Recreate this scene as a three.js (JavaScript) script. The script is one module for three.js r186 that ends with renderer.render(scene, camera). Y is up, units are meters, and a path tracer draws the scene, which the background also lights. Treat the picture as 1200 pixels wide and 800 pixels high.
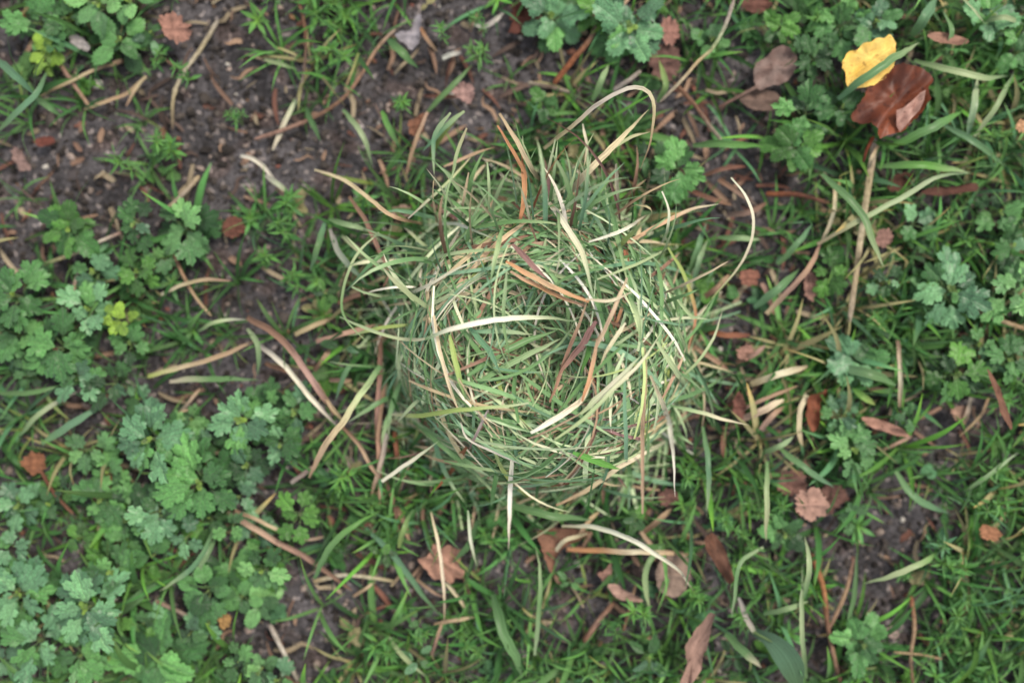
import * as THREE from 'three';
import { mergeGeometries } from 'three/addons/utils/BufferGeometryUtils.js';
import { ImprovedNoise } from 'three/addons/math/ImprovedNoise.js';

// ---------------------------------------------------------------- camera, sky, sun, exposure
const H = 0.55, PX = 0.0005;                       // camera height; metres per photo pixel on the ground
const scene = new THREE.Scene();
const camera = new THREE.PerspectiveCamera(2 * Math.atan(0.2 / H) * 180 / Math.PI, 1024 / 682, 0.02, 200);
camera.position.set(0, H, 0); camera.up.set(0, 0, -1); camera.lookAt(0, 0, 0);
camera.focus = H - 0.057; camera.userData.fStop = 1.6;
const renderer = new THREE.WebGLRenderer({ antialias: true });
renderer.setSize(1024, 682);
renderer.toneMapping = THREE.LinearToneMapping;
renderer.toneMappingExposure = 4.45;
renderer.shadowMap.enabled = true;
{ // even overcast sky, brighter overhead
  const w = 128, h = 64, d = new Float32Array(w * h * 4);
  for (let j = 0; j < h; j++) {
    const s = Math.max(0, Math.sin(((j + 0.5) / h - 0.5) * Math.PI)), L = 0.3 * (1 + 0.25 * s);
    for (let i = 0; i < w; i++) d.set([L * 0.97, L, L * 1.05, 1], (j * w + i) * 4);
  }
  const t = new THREE.DataTexture(d, w, h, THREE.RGBAFormat, THREE.FloatType);
  t.mapping = THREE.EquirectangularReflectionMapping; t.magFilter = THREE.LinearFilter; t.needsUpdate = true;
  scene.background = t; scene.environment = t;
}
const sun = new THREE.DirectionalLight(0xfff4e6, 1.5);
sun.position.set(1.1, 2.0, -0.9); sun.castShadow = true; sun.shadow.radius = 36;
Object.assign(sun.shadow.camera, { left: -1, right: 1, top: 1, bottom: -1, near: 0.1, far: 6 });
scene.add(sun, sun.target);

// ---------------------------------------------------------------- small tools
let seed = 20240611;
const rnd = () => { seed = (seed + 0x6d2b79f5) | 0; let t = Math.imul(seed ^ (seed >>> 15), 1 | seed); t = (t + Math.imul(t ^ (t >>> 7), 61 | t)) ^ t; return ((t ^ (t >>> 14)) >>> 0) / 4294967296; };
const R = (a, b) => a + (b - a) * rnd(), gauss = () => (rnd() + rnd() + rnd() + rnd() - 2) * 1.0;
const pick = (a) => a[Math.floor(rnd() * a.length)];
const lerp = THREE.MathUtils.lerp, clamp = THREE.MathUtils.clamp, sstep = THREE.MathUtils.smoothstep;
const noise = new ImprovedNoise();
const N = (x, y, z = 0) => noise.noise(x + 31.7, y + 17.3, z + 5.1);
const V = (x, y, z) => new THREE.Vector3(x, y, z);
const at = (px, py, h = 0) => V((px - 600) * PX * (H - h) / H, h, (py - 400) * PX * (H - h) / H);
const K = 0.5;                                     // what a colour read off the photograph means as a surface colour
const C = (r, g, b, k = K) => { const c = new THREE.Color().setRGB(r / 255, g / 255, b / 255, THREE.SRGBColorSpace); return c.multiplyScalar(k); };
const count = {};
const numbered = (n) => { const k = (count[n] = (count[n] ?? -1) + 1); return k ? n + '_' + String(k).padStart(3, '0') : n; };
const shade = (o) => { o.castShadow = o.receiveShadow = true; return o; };

// ---------------------------------------------------------------- labels that single things out by what lies near them
const marks = [
  ['the yellow leaf', 1018, 72], ['the glossy brown leaf', 1045, 120], ['the round pink leaf', 207, 32], ['the grey leaf flake', 480, 48],
  ['the lobed tan leaf', 518, 658], ['the torn tan leaf', 815, 762], ['the white arched straw', 740, 638], ['the pale grey stick', 333, 767],
  ['the long pale stalk', 1010, 280], ['the rusty forked sticks', 975, 725], ['the round pale leaf', 950, 590], ['the kinked pale straw', 213, 88],
  ['the crossed brown and white straws', 345, 435], ['the rusty twig', 672, 68], ['the rounded tan leaf', 790, 678], ['the curled brown leaf', 838, 648],
  ['the spear-shaped dead leaf', 1037, 500], ['the small orange leaf', 1160, 625], ['the star-shaped bluish herb', 175, 515], ['the dark soil patch', 50, 640],
  ['the pinkish holed leaf', 895, 90], ['the long pink twig', 370, 137], ['the brown hanging leaf', 1166, 468], ['the big bluish herb', 100, 710],
  ['the orange leaf scrap', 40, 543], ['the red bark strip', 1110, 222], ['the upright tan stick', 1055, 445], ['the dark rust leaf', 615, 22], ['the flat brown straw', 330, 640],
];
const used = new Set();
function where(base, px, py, own) {
  const far = (m) => Math.hypot(px - m[1], py - m[2]);
  const say = (m) => {
    const d = far(m), a = Math.round(Math.atan2(py - m[2], px - m[1]) / (Math.PI / 4));
    const dir = { '0': 'right of', '1': 'below and right of', '2': 'below', '3': 'below and left of', '4': 'left of', '-4': 'left of', '-3': 'above and left of', '-2': 'above', '-1': 'above and right of' }[a];
    return (d < 62 ? 'just ' : d < 150 ? '' : 'well ') + dir + ' ' + m[0];
  };
  const md = Math.hypot(px - 630, py - 395);
  const list = marks.filter((m) => m[0] !== own).sort((a, b) => far(a) - far(b)).slice(0, 6).map(say);
  if (md < 290) { const a = Math.round(Math.atan2(py - 395, px - 630) / (Math.PI / 4)); list.splice(1, 0, (md < 215 ? 'at the ' : 'outside the ') + { '0': 'right', '1': 'lower right', '2': 'bottom', '3': 'lower left', '4': 'left', '-4': 'left', '-3': 'upper left', '-2': 'top', '-1': 'upper right' }[a] + ' rim of the grass mound'); }
  for (const e of ['', 'smaller ', 'slimmer ', 'shadier ']) for (const s of list) { const l = e + base + ' ' + s; if (!used.has(l)) { used.add(l); return l; } }
  return base;
}
function tag(o, label, category, group, kind) { Object.assign(o.userData, { label, category }); if (group) o.userData.group = group; if (kind) o.userData.kind = kind; return o; }
function thing(name, pos, label, category, group) {
  const g = new THREE.Group(); g.name = numbered(name); g.position.copy(pos); tag(g, label, category, group); scene.add(g); return g;
}
function part(name, geo, mat, parent) { const m = shade(new THREE.Mesh(geo, mat)); m.name = name; parent.add(m); return m; }

// ---------------------------------------------------------------- textures (grain only)
function tex(w, h, f, srgb = true) {
  const d = new Uint8Array(w * h * 4);
  for (let j = 0; j < h; j++) for (let i = 0; i < w; i++) { const v = f(i / w, j / h); const c = Array.isArray(v) ? v : [v, v, v]; for (let k = 0; k < 3; k++) d[(j * w + i) * 4 + k] = clamp(c[k], 0, 1) * 255; d[(j * w + i) * 4 + 3] = 255; }
  const t = new THREE.DataTexture(d, w, h); t.magFilter = THREE.LinearFilter; t.wrapS = t.wrapT = THREE.RepeatWrapping; if (srgb) t.colorSpace = THREE.SRGBColorSpace; t.needsUpdate = true; return t;
}
const streak = (u, v, s) => 0.5 + 0.5 * N(u * 14 * s, v * 3, s) + 0.35 * N(u * 31, v * 9, s + 3);
const bladeMap = tex(64, 512, (u, v) => { const s = streak(u, v, 1), f = N(u * 9, v * 120, 7) > 0.48 ? 0.16 : 0; const rib = Math.exp(-(((u - 0.5) / 0.05) ** 2)) * 0.08; return [0.84 + 0.2 * s + rib - f * 0.5, 0.86 + 0.17 * s + rib - f * 0.7, 0.84 + 0.2 * s + rib - f * 0.7]; });
const bladeBump = tex(64, 512, (u, v) => 0.5 + 0.4 * Math.sin(u * 44) * 0.6 + 0.3 * N(u * 8, v * 30, 2), false);
const strawMap = tex(64, 512, (u, v) => { const s = streak(u, v, 1.6), b = sstep(N(u * 3, v * 9, 11), 0.05, 0.6) * 0.16 + sstep(N(u * 14, v * 70, 6), 0.3, 0.55) * 0.12, g = N(u * 2, v * 5, 4) * 0.07; return [0.84 + 0.2 * s - b + g, 0.84 + 0.2 * s - b * 1.05 + g, 0.84 + 0.2 * s - b * 1.05 + g]; });
const veins = (u, v) => { // fan of pale veins from the leaf's base (u = 0, v = .5)
  const x = u + 0.06, y = v - 0.5, a = Math.atan2(y, x), r = Math.hypot(x, y);
  let w = 0; for (const [k, t] of [[0, 0.016], [0.52, 0.011], [-0.52, 0.011], [1.05, 0.01], [-1.05, 0.01], [0.26, 0.007], [-0.26, 0.007]]) w = Math.max(w, Math.exp(-(((a - k) * r / t) ** 2)));
  return w;
};
const leafMap = tex(256, 256, (u, v) => { const w = veins(u, v), m = 0.16 * N(u * 11, v * 11, 3) + 0.16 * N(u * 34, v * 34, 8), sp = N(u * 50, v * 50, 2) > 0.4 ? 0.1 : 0; const b = 0.8 + m + sp; return [b + w * 0.2, b + 0.02 + w * 0.12, b + w * 0.12]; });
const leafBump = tex(256, 256, (u, v) => 0.5 - 0.42 * veins(u, v) + 0.35 * N(u * 22, v * 22, 6), false);
const deadVein = (u, v) => { const y = Math.abs(v - 0.5); let w = Math.exp(-((y / 0.012) ** 2)); const q = (u * 7 - y * 5) % 1, e = Math.min(Math.abs(q), 1 - Math.abs(q)); return Math.max(w, 0.3 * Math.exp(-((e / 0.07) ** 2))); };
const deadMap = tex(256, 256, (u, v) => { const w = deadVein(u, v), m = 0.14 * N(u * 5, v * 5, 3) + 0.06 * N(u * 26, v * 26, 8), sp = sstep(N(u * 12, v * 12, 12), 0.38, 0.55) * 0.18; const b = 0.85 + m - sp; return [b + w * 0.12, b + w * 0.11 - sp * 0.1, b + w * 0.1 - sp * 0.12]; });
const deadBump = tex(256, 256, (u, v) => 0.5 + 0.35 * deadVein(u, v) + 0.4 * N(u * 20, v * 20, 5), false);
const barkMap = tex(64, 256, (u, v) => { const s = 0.5 + 0.5 * N(u * 9, v * 26, 2) + 0.3 * N(u * 20, v * 60, 9); return [0.6 + 0.4 * s, 0.58 + 0.4 * s, 0.56 + 0.4 * s]; });

const phys = (o) => new THREE.MeshPhysicalMaterial({ vertexColors: true, side: THREE.DoubleSide, roughness: 1, ...o });
const M = {
  grass: phys({ map: bladeMap, bumpMap: bladeBump, bumpScale: 0.00015, transmission: 0.24, specularIntensity: 0.4, clearcoat: 0.22, clearcoatRoughness: 0.35 }),
  straw: phys({ map: strawMap, bumpMap: bladeBump, bumpScale: 0.0002, roughness: 0.72, specularIntensity: 0.4 }),
  wood: phys({ map: barkMap, bumpMap: barkMap, bumpScale: 0.0004, roughness: 0.85, specularIntensity: 0.3 }),
  dead: phys({ map: deadMap, bumpMap: deadBump, bumpScale: 0.00015, roughness: 0.75, specularIntensity: 0.3 }),
  glossy: phys({ map: deadMap, bumpMap: deadBump, bumpScale: 0.00015, roughness: 0.5, specularIntensity: 0.35 }),
};
const herbMat = {};
const TONE = { b: [120, 178, 126], m: [108, 170, 96], p: [130, 190, 116], d: [70, 122, 64], y: [160, 204, 76], g: [96, 156, 66] };
for (const k in TONE) herbMat[k] = [0.6, 0.9, 1.12, 1.4].map((f, i) => phys({ color: C(...TONE[k], 0.6 * f).multiply(new THREE.Color(1 + (i - 1.5) * 0.05, 1, 1 - (i - 1.5) * 0.03)), map: leafMap, bumpMap: leafBump, bumpScale: 0.0014, transmission: 0.16, specularIntensity: 0.35, clearcoat: k === 'b' ? 0.4 : 0.22, clearcoatRoughness: 0.4 }));

// ---------------------------------------------------------------- geometry makers
const COL = {
  green: C(110, 152, 94), bright: C(106, 168, 72), blue: C(106, 150, 112), deep: C(62, 104, 54), pale: C(184, 203, 154), cream: C(230, 222, 190), white: C(240, 238, 218),
  straw: C(208, 192, 154), tan: C(194, 164, 134), pink: C(184, 150, 134), brown: C(148, 114, 94), rust: C(160, 104, 74), orange: C(202, 148, 106), mauve: C(146, 110, 106), grey: C(190, 182, 172), yellowgreen: C(172, 192, 108), redbrown: C(124, 80, 66), dim: C(120, 106, 96),
};
const mixc = (a, b, t) => a.clone().lerp(b, t);
const up = V(0, 1, 0);
// a grass blade: a folded, tapering, twisting strip along points
function ribbon(pts, w, cols, o = {}) {
  const { seg = 10, fold = 0.28, roll = 0, twist = 0, base = 0.55, tip = 0.04, grow = 0.25, fall = 0.55, across = 2, jit = 0.06 } = o;
  const curve = pts.length > 2 ? new THREE.CatmullRomCurve3(pts, false, 'centripetal') : new THREE.LineCurve3(pts[0], pts[1]);
  const P = curve.getPoints ? (pts.length > 2 ? curve.getSpacedPoints(seg) : curve.getPoints(seg)) : [];
  const pos = [], col = [], uv = [], idx = [];
  const side = new THREE.Vector3(), nor = new THREE.Vector3(), t = new THREE.Vector3(), c = new THREE.Color(), v0 = rnd() * 8;
  let prev = null, len = 0;
  for (let i = 0; i <= seg; i++) {
    const s = i / seg;
    t.subVectors(P[Math.min(i + 1, seg)], P[Math.max(i - 1, 0)]).normalize();
    if (!prev) { side.crossVectors(t, up); if (side.length() < 0.15) side.set(1, 0, 0).applyAxisAngle(up, o.face ?? 0).addScaledVector(t, -t.x); side.normalize(); if (roll) side.applyAxisAngle(t, roll); }
    else { side.copy(prev).addScaledVector(t, -prev.dot(t)).normalize(); if (twist) side.applyAxisAngle(t, twist / seg); }
    prev = side.clone(); nor.crossVectors(side, t).normalize();
    if (i) len += P[i].distanceTo(P[i - 1]);
    const wd = w * 0.5 * lerp(base, 1, sstep(s, 0, grow)) * lerp(1, tip, Math.pow(clamp((s - fall) / (1 - fall), 0, 1), 1.5));
    const f = s * (cols.length - 1), k = Math.min(Math.floor(f), cols.length - 2);
    if (cols.length > 1) c.copy(cols[k]).lerp(cols[k + 1], f - k); else c.copy(cols[0]);
    for (let j = 0; j <= across; j++) {
      const q = j / across * 2 - 1, dip = fold * wd * (1 - q * q), off = o.unit ? 0 : w * 0.2 * N(len * 110, v0, 3) + wd * 0.1 * q * N(len * 420, v0 + q * 9, 8);
      pos.push(P[i].x + side.x * (wd * q + off) - nor.x * dip, P[i].y + side.y * (wd * q + off) - nor.y * dip, P[i].z + side.z * (wd * q + off) - nor.z * dip);
      const n = 1 + jit * N(len * 300, q * 2, v0) + (o.unit ? 0 : Math.abs(q) > 0.9 ? 0.12 : q === 0 ? 0.06 : -0.06);
      col.push(c.r * n, c.g * n, c.b * n); uv.push(0.5 + q * 0.48, v0 + len * 9);
    }
  }
  const m = across + 1;
  for (let i = 0; i < seg; i++) for (let j = 0; j < across; j++) { const a = i * m + j; idx.push(a, a + m, a + 1, a + 1, a + m, a + m + 1); }
  return pack(pos, col, uv, idx);
}
function pack(pos, col, uv, idx) {
  const g = new THREE.BufferGeometry();
  g.setAttribute('position', new THREE.Float32BufferAttribute(pos, 3)); g.setAttribute('color', new THREE.Float32BufferAttribute(col, 3)); g.setAttribute('uv', new THREE.Float32BufferAttribute(uv, 2));
  g.setIndex(idx); g.computeVertexNormals(); return g;
}
// a round stalk or twig with uneven thickness
function stalk(pts, r, cols, o = {}) {
  const { seg = 22, taper = 0.75, rough = 0.14, sides = 7, flat = 1 } = o;
  const curve = new THREE.CatmullRomCurve3(pts.length > 2 ? pts : [pts[0], pts[0].clone().lerp(pts[1], 0.5).add(V(R(-1, 1) * 0.0006, 0, R(-1, 1) * 0.0006)), pts[1]]);
  const P = curve.getSpacedPoints(seg), F = curve.computeFrenetFrames(seg), pos = [], col = [], uv = [], idx = [], c = new THREE.Color(), z = rnd() * 50;
  let len = 0;
  for (let i = 0; i <= seg; i++) {
    const s = i / seg, f = s * (cols.length - 1), k = Math.min(Math.floor(f), Math.max(0, cols.length - 2));
    if (cols.length > 1) c.copy(cols[k]).lerp(cols[k + 1], f - k); else c.copy(cols[0]);
    if (i) len += P[i].distanceTo(P[i - 1]);
    const t = F.tangents[i], side = V(0, 0, 0).crossVectors(t, up).normalize(), nor = V(0, 0, 0).crossVectors(side, t);
    const end = i === 0 || i === seg ? 0.55 : 1, node = o.node && Math.abs(s - o.node) < 0.5 / seg ? 1.35 : 1;
    for (let j = 0; j <= sides; j++) {
      const a = j / sides * Math.PI * 2, q = r * lerp(1, taper, s) * end * node * (1 + rough * N(Math.cos(a) * 1.4 + z, Math.sin(a) * 1.4, len * 160));
      pos.push(P[i].x + side.x * Math.cos(a) * q + nor.x * Math.sin(a) * q * flat, P[i].y + side.y * Math.cos(a) * q + nor.y * Math.sin(a) * q * flat, P[i].z + side.z * Math.cos(a) * q + nor.z * Math.sin(a) * q * flat);
      const n = 1 + 0.18 * N(len * 220, a, z); col.push(c.r * n, c.g * n, c.b * n); uv.push(j / sides, z + len * 12);
    }
  }
  const m = sides + 1;
  for (let i = 0; i < seg; i++) for (let j = 0; j < sides; j++) { const a = i * m + j; idx.push(a, a + m, a + 1, a + 1, a + m, a + m + 1); }
  for (const [i, flip] of [[0, 0], [seg, 1]]) { const b = pos.length / 3; pos.push(P[i].x, P[i].y, P[i].z); const e = i * m * 3; col.push(col[e], col[e + 1], col[e + 2]); uv.push(0.5, z); for (let j = 0; j < sides; j++) flip ? idx.push(b, i * m + j, i * m + j + 1) : idx.push(b, i * m + j + 1, i * m + j); }
  return pack(pos, col, uv, idx);
}
// a leaf blade from an outline (angle -> radius about an inner point), with rings so that it can bow and curl
function sheet(outline, cx, cy, lift, tint, rings = 5) {
  const n = outline.length, pos = [], col = [], uv = [], idx = [];
  let x0 = 1e9, x1 = -1e9, y0 = 1e9, y1 = -1e9;
  for (const [x, y] of outline) { x0 = Math.min(x0, x); x1 = Math.max(x1, x); y0 = Math.min(y0, y); y1 = Math.max(y1, y); }
  const add = (x, y, s) => { pos.push(x, lift(x, y, s), y); const t = tint(x, y, s); col.push(t.r, t.g, t.b); uv.push((x - x0) / (x1 - x0), (y - y0) / (y1 - y0)); };
  add(cx, cy, 0);
  for (let k = 1; k <= rings; k++) for (const [x, y] of outline) add(lerp(cx, x, k / rings), lerp(cy, y, k / rings), k / rings);
  for (let i = 0; i < n; i++) {
    const j = (i + 1) % n; idx.push(0, 1 + j, 1 + i);
    for (let k = 0; k < rings - 1; k++) { const a = 1 + k * n, b = a + n; idx.push(a + i, a + j, b + i, a + j, b + j, b + i); }
  }
  return pack(pos, col, uv, idx);
}
// lobed herb leaflet, base at the origin, growing along +x, about one unit long
function leaflet(kind) {
  const out = [], n = 84, cx = 0.42, lobes = kind === 'fan' ? 5 : kind === 'toothed' ? 11 : 3, z = rnd() * 90;
  for (let i = 0; i < n; i++) {
    const a = (i / n) * Math.PI * 2 - Math.PI, q = Math.abs(a) / Math.PI;   // 0 at the tip, 1 at the base
    let r;
    if (kind === 'fan') { r = 0.3; for (const [k, L] of [[0, 0.58], [0.95, 0.55], [-0.95, 0.55], [1.85, 0.44], [-1.85, 0.44]]) r = Math.max(r, L * (1 - 0.5 * Math.min(1, Math.abs(a - k) / 0.5) ** 2.8)); r = Math.max(r, 0.3) * (1 + 0.07 * Math.cos(a * 20 + (z % 1)) + 0.05 * N(a * 3, z)); }
    else if (kind === 'toothed') r = 0.5 * (1 - 0.26 * Math.abs(Math.sin(a))) * (1 + 0.07 * Math.sin(a * 17 + z));
    else if (kind === 'three') { const l = Math.pow(Math.abs(Math.cos(a * 1.25)), 0.7); r = (0.3 + 0.28 * l) * (1 + 0.07 * Math.sin(a * 19 + z)); }
    else r = 0.5 * (1 - 0.3 * Math.abs(Math.sin(a)));
    const nar = sstep(q, 0.62, 0.95); r = lerp(r, 0.42, nar * 0.9);
    const wy = lerp(1, 0.28, nar);
    out.push([cx + Math.cos(a) * r + 0.012 * N(i * 0.7, z), Math.sin(a) * r * wy * (kind === 'oval' ? 0.72 : kind === 'fan' ? 0.88 : 0.95)]);
  }
  const bow = R(0.08, 0.34), cup = R(-0.2, 0.4), wob = R(0.05, 0.11);
  return sheet(out, cx, 0, (x, y, s) => {
    const a = Math.atan2(y, x + 0.06), pleat = 0.1 * Math.abs(Math.sin(a * 3)) * Math.hypot(x, y);
    return 0.1 * x - bow * x * x + cup * Math.abs(y) * 0.6 - Math.abs(y) ** 2 * 0.35 + pleat + wob * N(x * 4, y * 4, z);
  }, (x, y) => { const v = 1 + 0.12 * N(x * 3, y * 3, z); return new THREE.Color(v, v, v); }, 4);
}
const LEAF = { fan: [], toothed: [], three: [], oval: [] };
for (const k in LEAF) for (let i = 0; i < 8; i++) LEAF[k].push(leaflet(k));
// stock blades, one unit long along +x, rising then arching over; used for tufts and whorls
const stock = [], lance = [];
for (let i = 0; i < 14; i++) { const a = R(0.2, 0.75), d = R(-0.35, 0.1), y = R(-0.18, 0.18); stock.push(ribbon([V(0, 0, 0), V(0.28, a * 0.3, y * 0.2), V(0.65, a * 0.52, y * 0.6), V(1, a * 0.5 + d * 0.6, y)], R(0.055, 0.1), [new THREE.Color(1.15, 1.1, 0.8), new THREE.Color(1, 1, 1), new THREE.Color(0.95, 1, 0.95), rnd() < 0.3 ? new THREE.Color(1.7, 1.3, 0.9) : new THREE.Color(1.05, 1.05, 0.9)], { unit: 1, seg: 9, twist: R(-0.9, 0.9), roll: R(-0.5, 0.5) })); }
for (let i = 0; i < 8; i++) { const a = R(0.1, 0.4); lance.push(ribbon([V(0, 0, 0), V(0.4, a * 0.5, R(-0.05, 0.05)), V(1, a * R(0.1, 0.9), R(-0.12, 0.12))], R(0.2, 0.3), [new THREE.Color(1.5, 1.3, 0.7), new THREE.Color(1, 1, 1), new THREE.Color(0.95, 1, 1)], { unit: 1, seg: 7, base: 0.25, grow: 0.5, fall: 0.45, tip: 0.06, fold: 0.22, roll: R(-0.3, 0.3) })); }
const grassMats = { green: [94, 148, 74], bright: [102, 162, 76], blue: [98, 152, 106], deep: [62, 116, 54], olive: [128, 148, 76], star: [92, 152, 74] };
for (const k in grassMats) grassMats[k] = phys({ color: C(...grassMats[k], 0.56), map: bladeMap, bumpMap: bladeBump, bumpScale: 0.00012, transmission: 0.24, specularIntensity: 0.35, clearcoat: 0.18, clearcoatRoughness: 0.4 });

// ---------------------------------------------------------------- the setting: soil
const bareSpots = [
  [262, 108, 105, 80], [430, 165, 70, 50], [290, 215, 60, 40], [570, 60, 60, 60], [225, 150, 60, 40], [120, 165, 60, 40], [300, 220, 60, 40], [395, 190, 60, 45], [465, 75, 70, 50], [150, 235, 50, 30], [500, 110, 60, 45], [420, 140, 50, 40], [60, 170, 55, 35], [235, 300, 30, 25], [690, 60, 50, 40], [870, 240, 60, 40], [580, 120, 45, 45], [300, 190, 60, 45], [525, 60, 85, 65], [455, 130, 60, 55], [75, 215, 75, 45], [35, 290, 40, 35], [1052, 620, 55, 75], [1040, 700, 60, 50], [690, 708, 50, 42], [350, 735, 52, 40], [45, 640, 38, 30],
  [425, 690, 55, 30], [1105, 505, 60, 38], [860, 215, 60, 55], [955, 98, 26, 22], [300, 340, 40, 25], [215, 455, 50, 22], [110, 480, 40, 22], [560, 150, 40, 30], [800, 140, 45, 60], [960, 740, 30, 40], [640, 60, 45, 50], [275, 30, 40, 30], [130, 130, 40, 25],
];
const leafSpots = [[1018, 75, 36], [1046, 118, 48], [207, 34, 22], [908, 84, 30], [890, 118, 26], [480, 40, 22], [541, 110, 16], [616, 20, 24], [518, 660, 32], [790, 672, 26], [650, 638, 30], [734, 694, 22], [815, 760, 24], [840, 650, 22], [928, 564, 22], [950, 590, 24], [978, 582, 20], [1160, 624, 18], [40, 543, 18], [131, 554, 12], [1110, 222, 34], [1052, 212, 16], [1037, 499, 26], [1164, 466, 16], [1165, 490, 12], [1125, 484, 14], [950, 480, 14], [274, 266, 14], [50, 166, 14], [24, 186, 14], [92, 52, 14], [785, 36, 16], [780, 74, 24]];
const bare = (px, py) => { let b = 0; for (const [x, y, rx, ry] of bareSpots) b = Math.max(b, 1 - Math.hypot((px - x) / rx, (py - y) / ry) * 0.75 + 0.25 * N(px / 23, py / 23)); return clamp(b * 1.9, 0, 1); };
const toPx = (x, z) => [x / PX + 600, z / PX + 400];
const cell = (x, y) => { let m = 9; const ix = Math.floor(x), iy = Math.floor(y); for (let j = -1; j <= 1; j++) for (let i = -1; i <= 1; i++) { const a = ix + i, b = iy + j, h = Math.sin(a * 127.1 + b * 311.7) * 43758.5453, g = Math.sin(a * 269.5 + b * 183.3) * 43758.5453; m = Math.min(m, Math.hypot(a + h - Math.floor(h) - x, b + g - Math.floor(g) - y)); } return m; };
const soilY = (x, z) => { const f = sstep(Math.max(Math.abs(x), Math.abs(z)), 0.8, 0.5); return 0.004 * N(x * 14, z * 14) + f * (0.0048 * N(x * 55, z * 55, 3) + 0.0022 * (0.6 - cell(x * 130, z * 130)) + 0.0016 * (0.6 - cell(x * 330 + 9, z * 330)) + 0.0008 * N(x * 420, z * 420, 5)) - 0.002; };
{
  const axis = (half, step, far) => { const a = []; for (let v = 0; v <= half + 1e-9; v += step) a.push(v); let v = half, s = step; while (v < far) { s *= 1.5; v += s; a.push(v); } return [...a.slice(1).reverse().map((q) => -q), ...a]; };
  const xs = axis(0.38, 0.00135, 60), zs = axis(0.27, 0.00135, 60), pos = [], uv = [], idx = [];
  for (const z of zs) for (const x of xs) { pos.push(x, soilY(x, z), z); uv.push(x / 0.8 + 0.5, 0.5 - z / 0.8); }
  for (let j = 0; j < zs.length - 1; j++) for (let i = 0; i < xs.length - 1; i++) { const a = j * xs.length + i, b = a + xs.length; idx.push(a, b, a + 1, a + 1, b, b + 1); }
  const g = new THREE.BufferGeometry(); g.setAttribute('position', new THREE.Float32BufferAttribute(pos, 3)); g.setAttribute('uv', new THREE.Float32BufferAttribute(uv, 2)); g.setIndex(idx); g.computeVertexNormals();
  const map = tex(1536, 1536, (u, v) => {
    const x = (u - 0.5) * 0.8, z = (0.5 - v) * 0.8;
    const big = N(x * 22, z * 22, 1), mid = N(x * 90, z * 90, 2), fine = N(x * 420, z * 420, 3), gr = N(x * 900, z * 900, 4);
    const k = clamp(0.42 + 0.3 * big + 0.35 * mid + 0.4 * fine + 0.35 * gr, 0, 1.3), red = sstep(N(x * 60, z * 60, 9), 0.15, 0.5), chip = sstep(N(x * 260, z * 260, 12), 0.36, 0.5);
    const c = [0.11 + 0.222 * k + 0.02 * red, 0.106 + 0.212 * k, 0.11 + 0.216 * k - 0.01 * red];
    return [c[0] + chip * 0.2, c[1] + chip * 0.18, c[2] + chip * 0.165];
  });
  const soil = shade(new THREE.Mesh(g, new THREE.MeshPhysicalMaterial({ map, roughness: 0.95, specularIntensity: 0.25 })));
  soil.name = 'ground'; soil.userData = { kind: 'structure', label: 'dark crumbly soil under the grass and herbs', category: 'soil' }; scene.add(soil);
}

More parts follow.
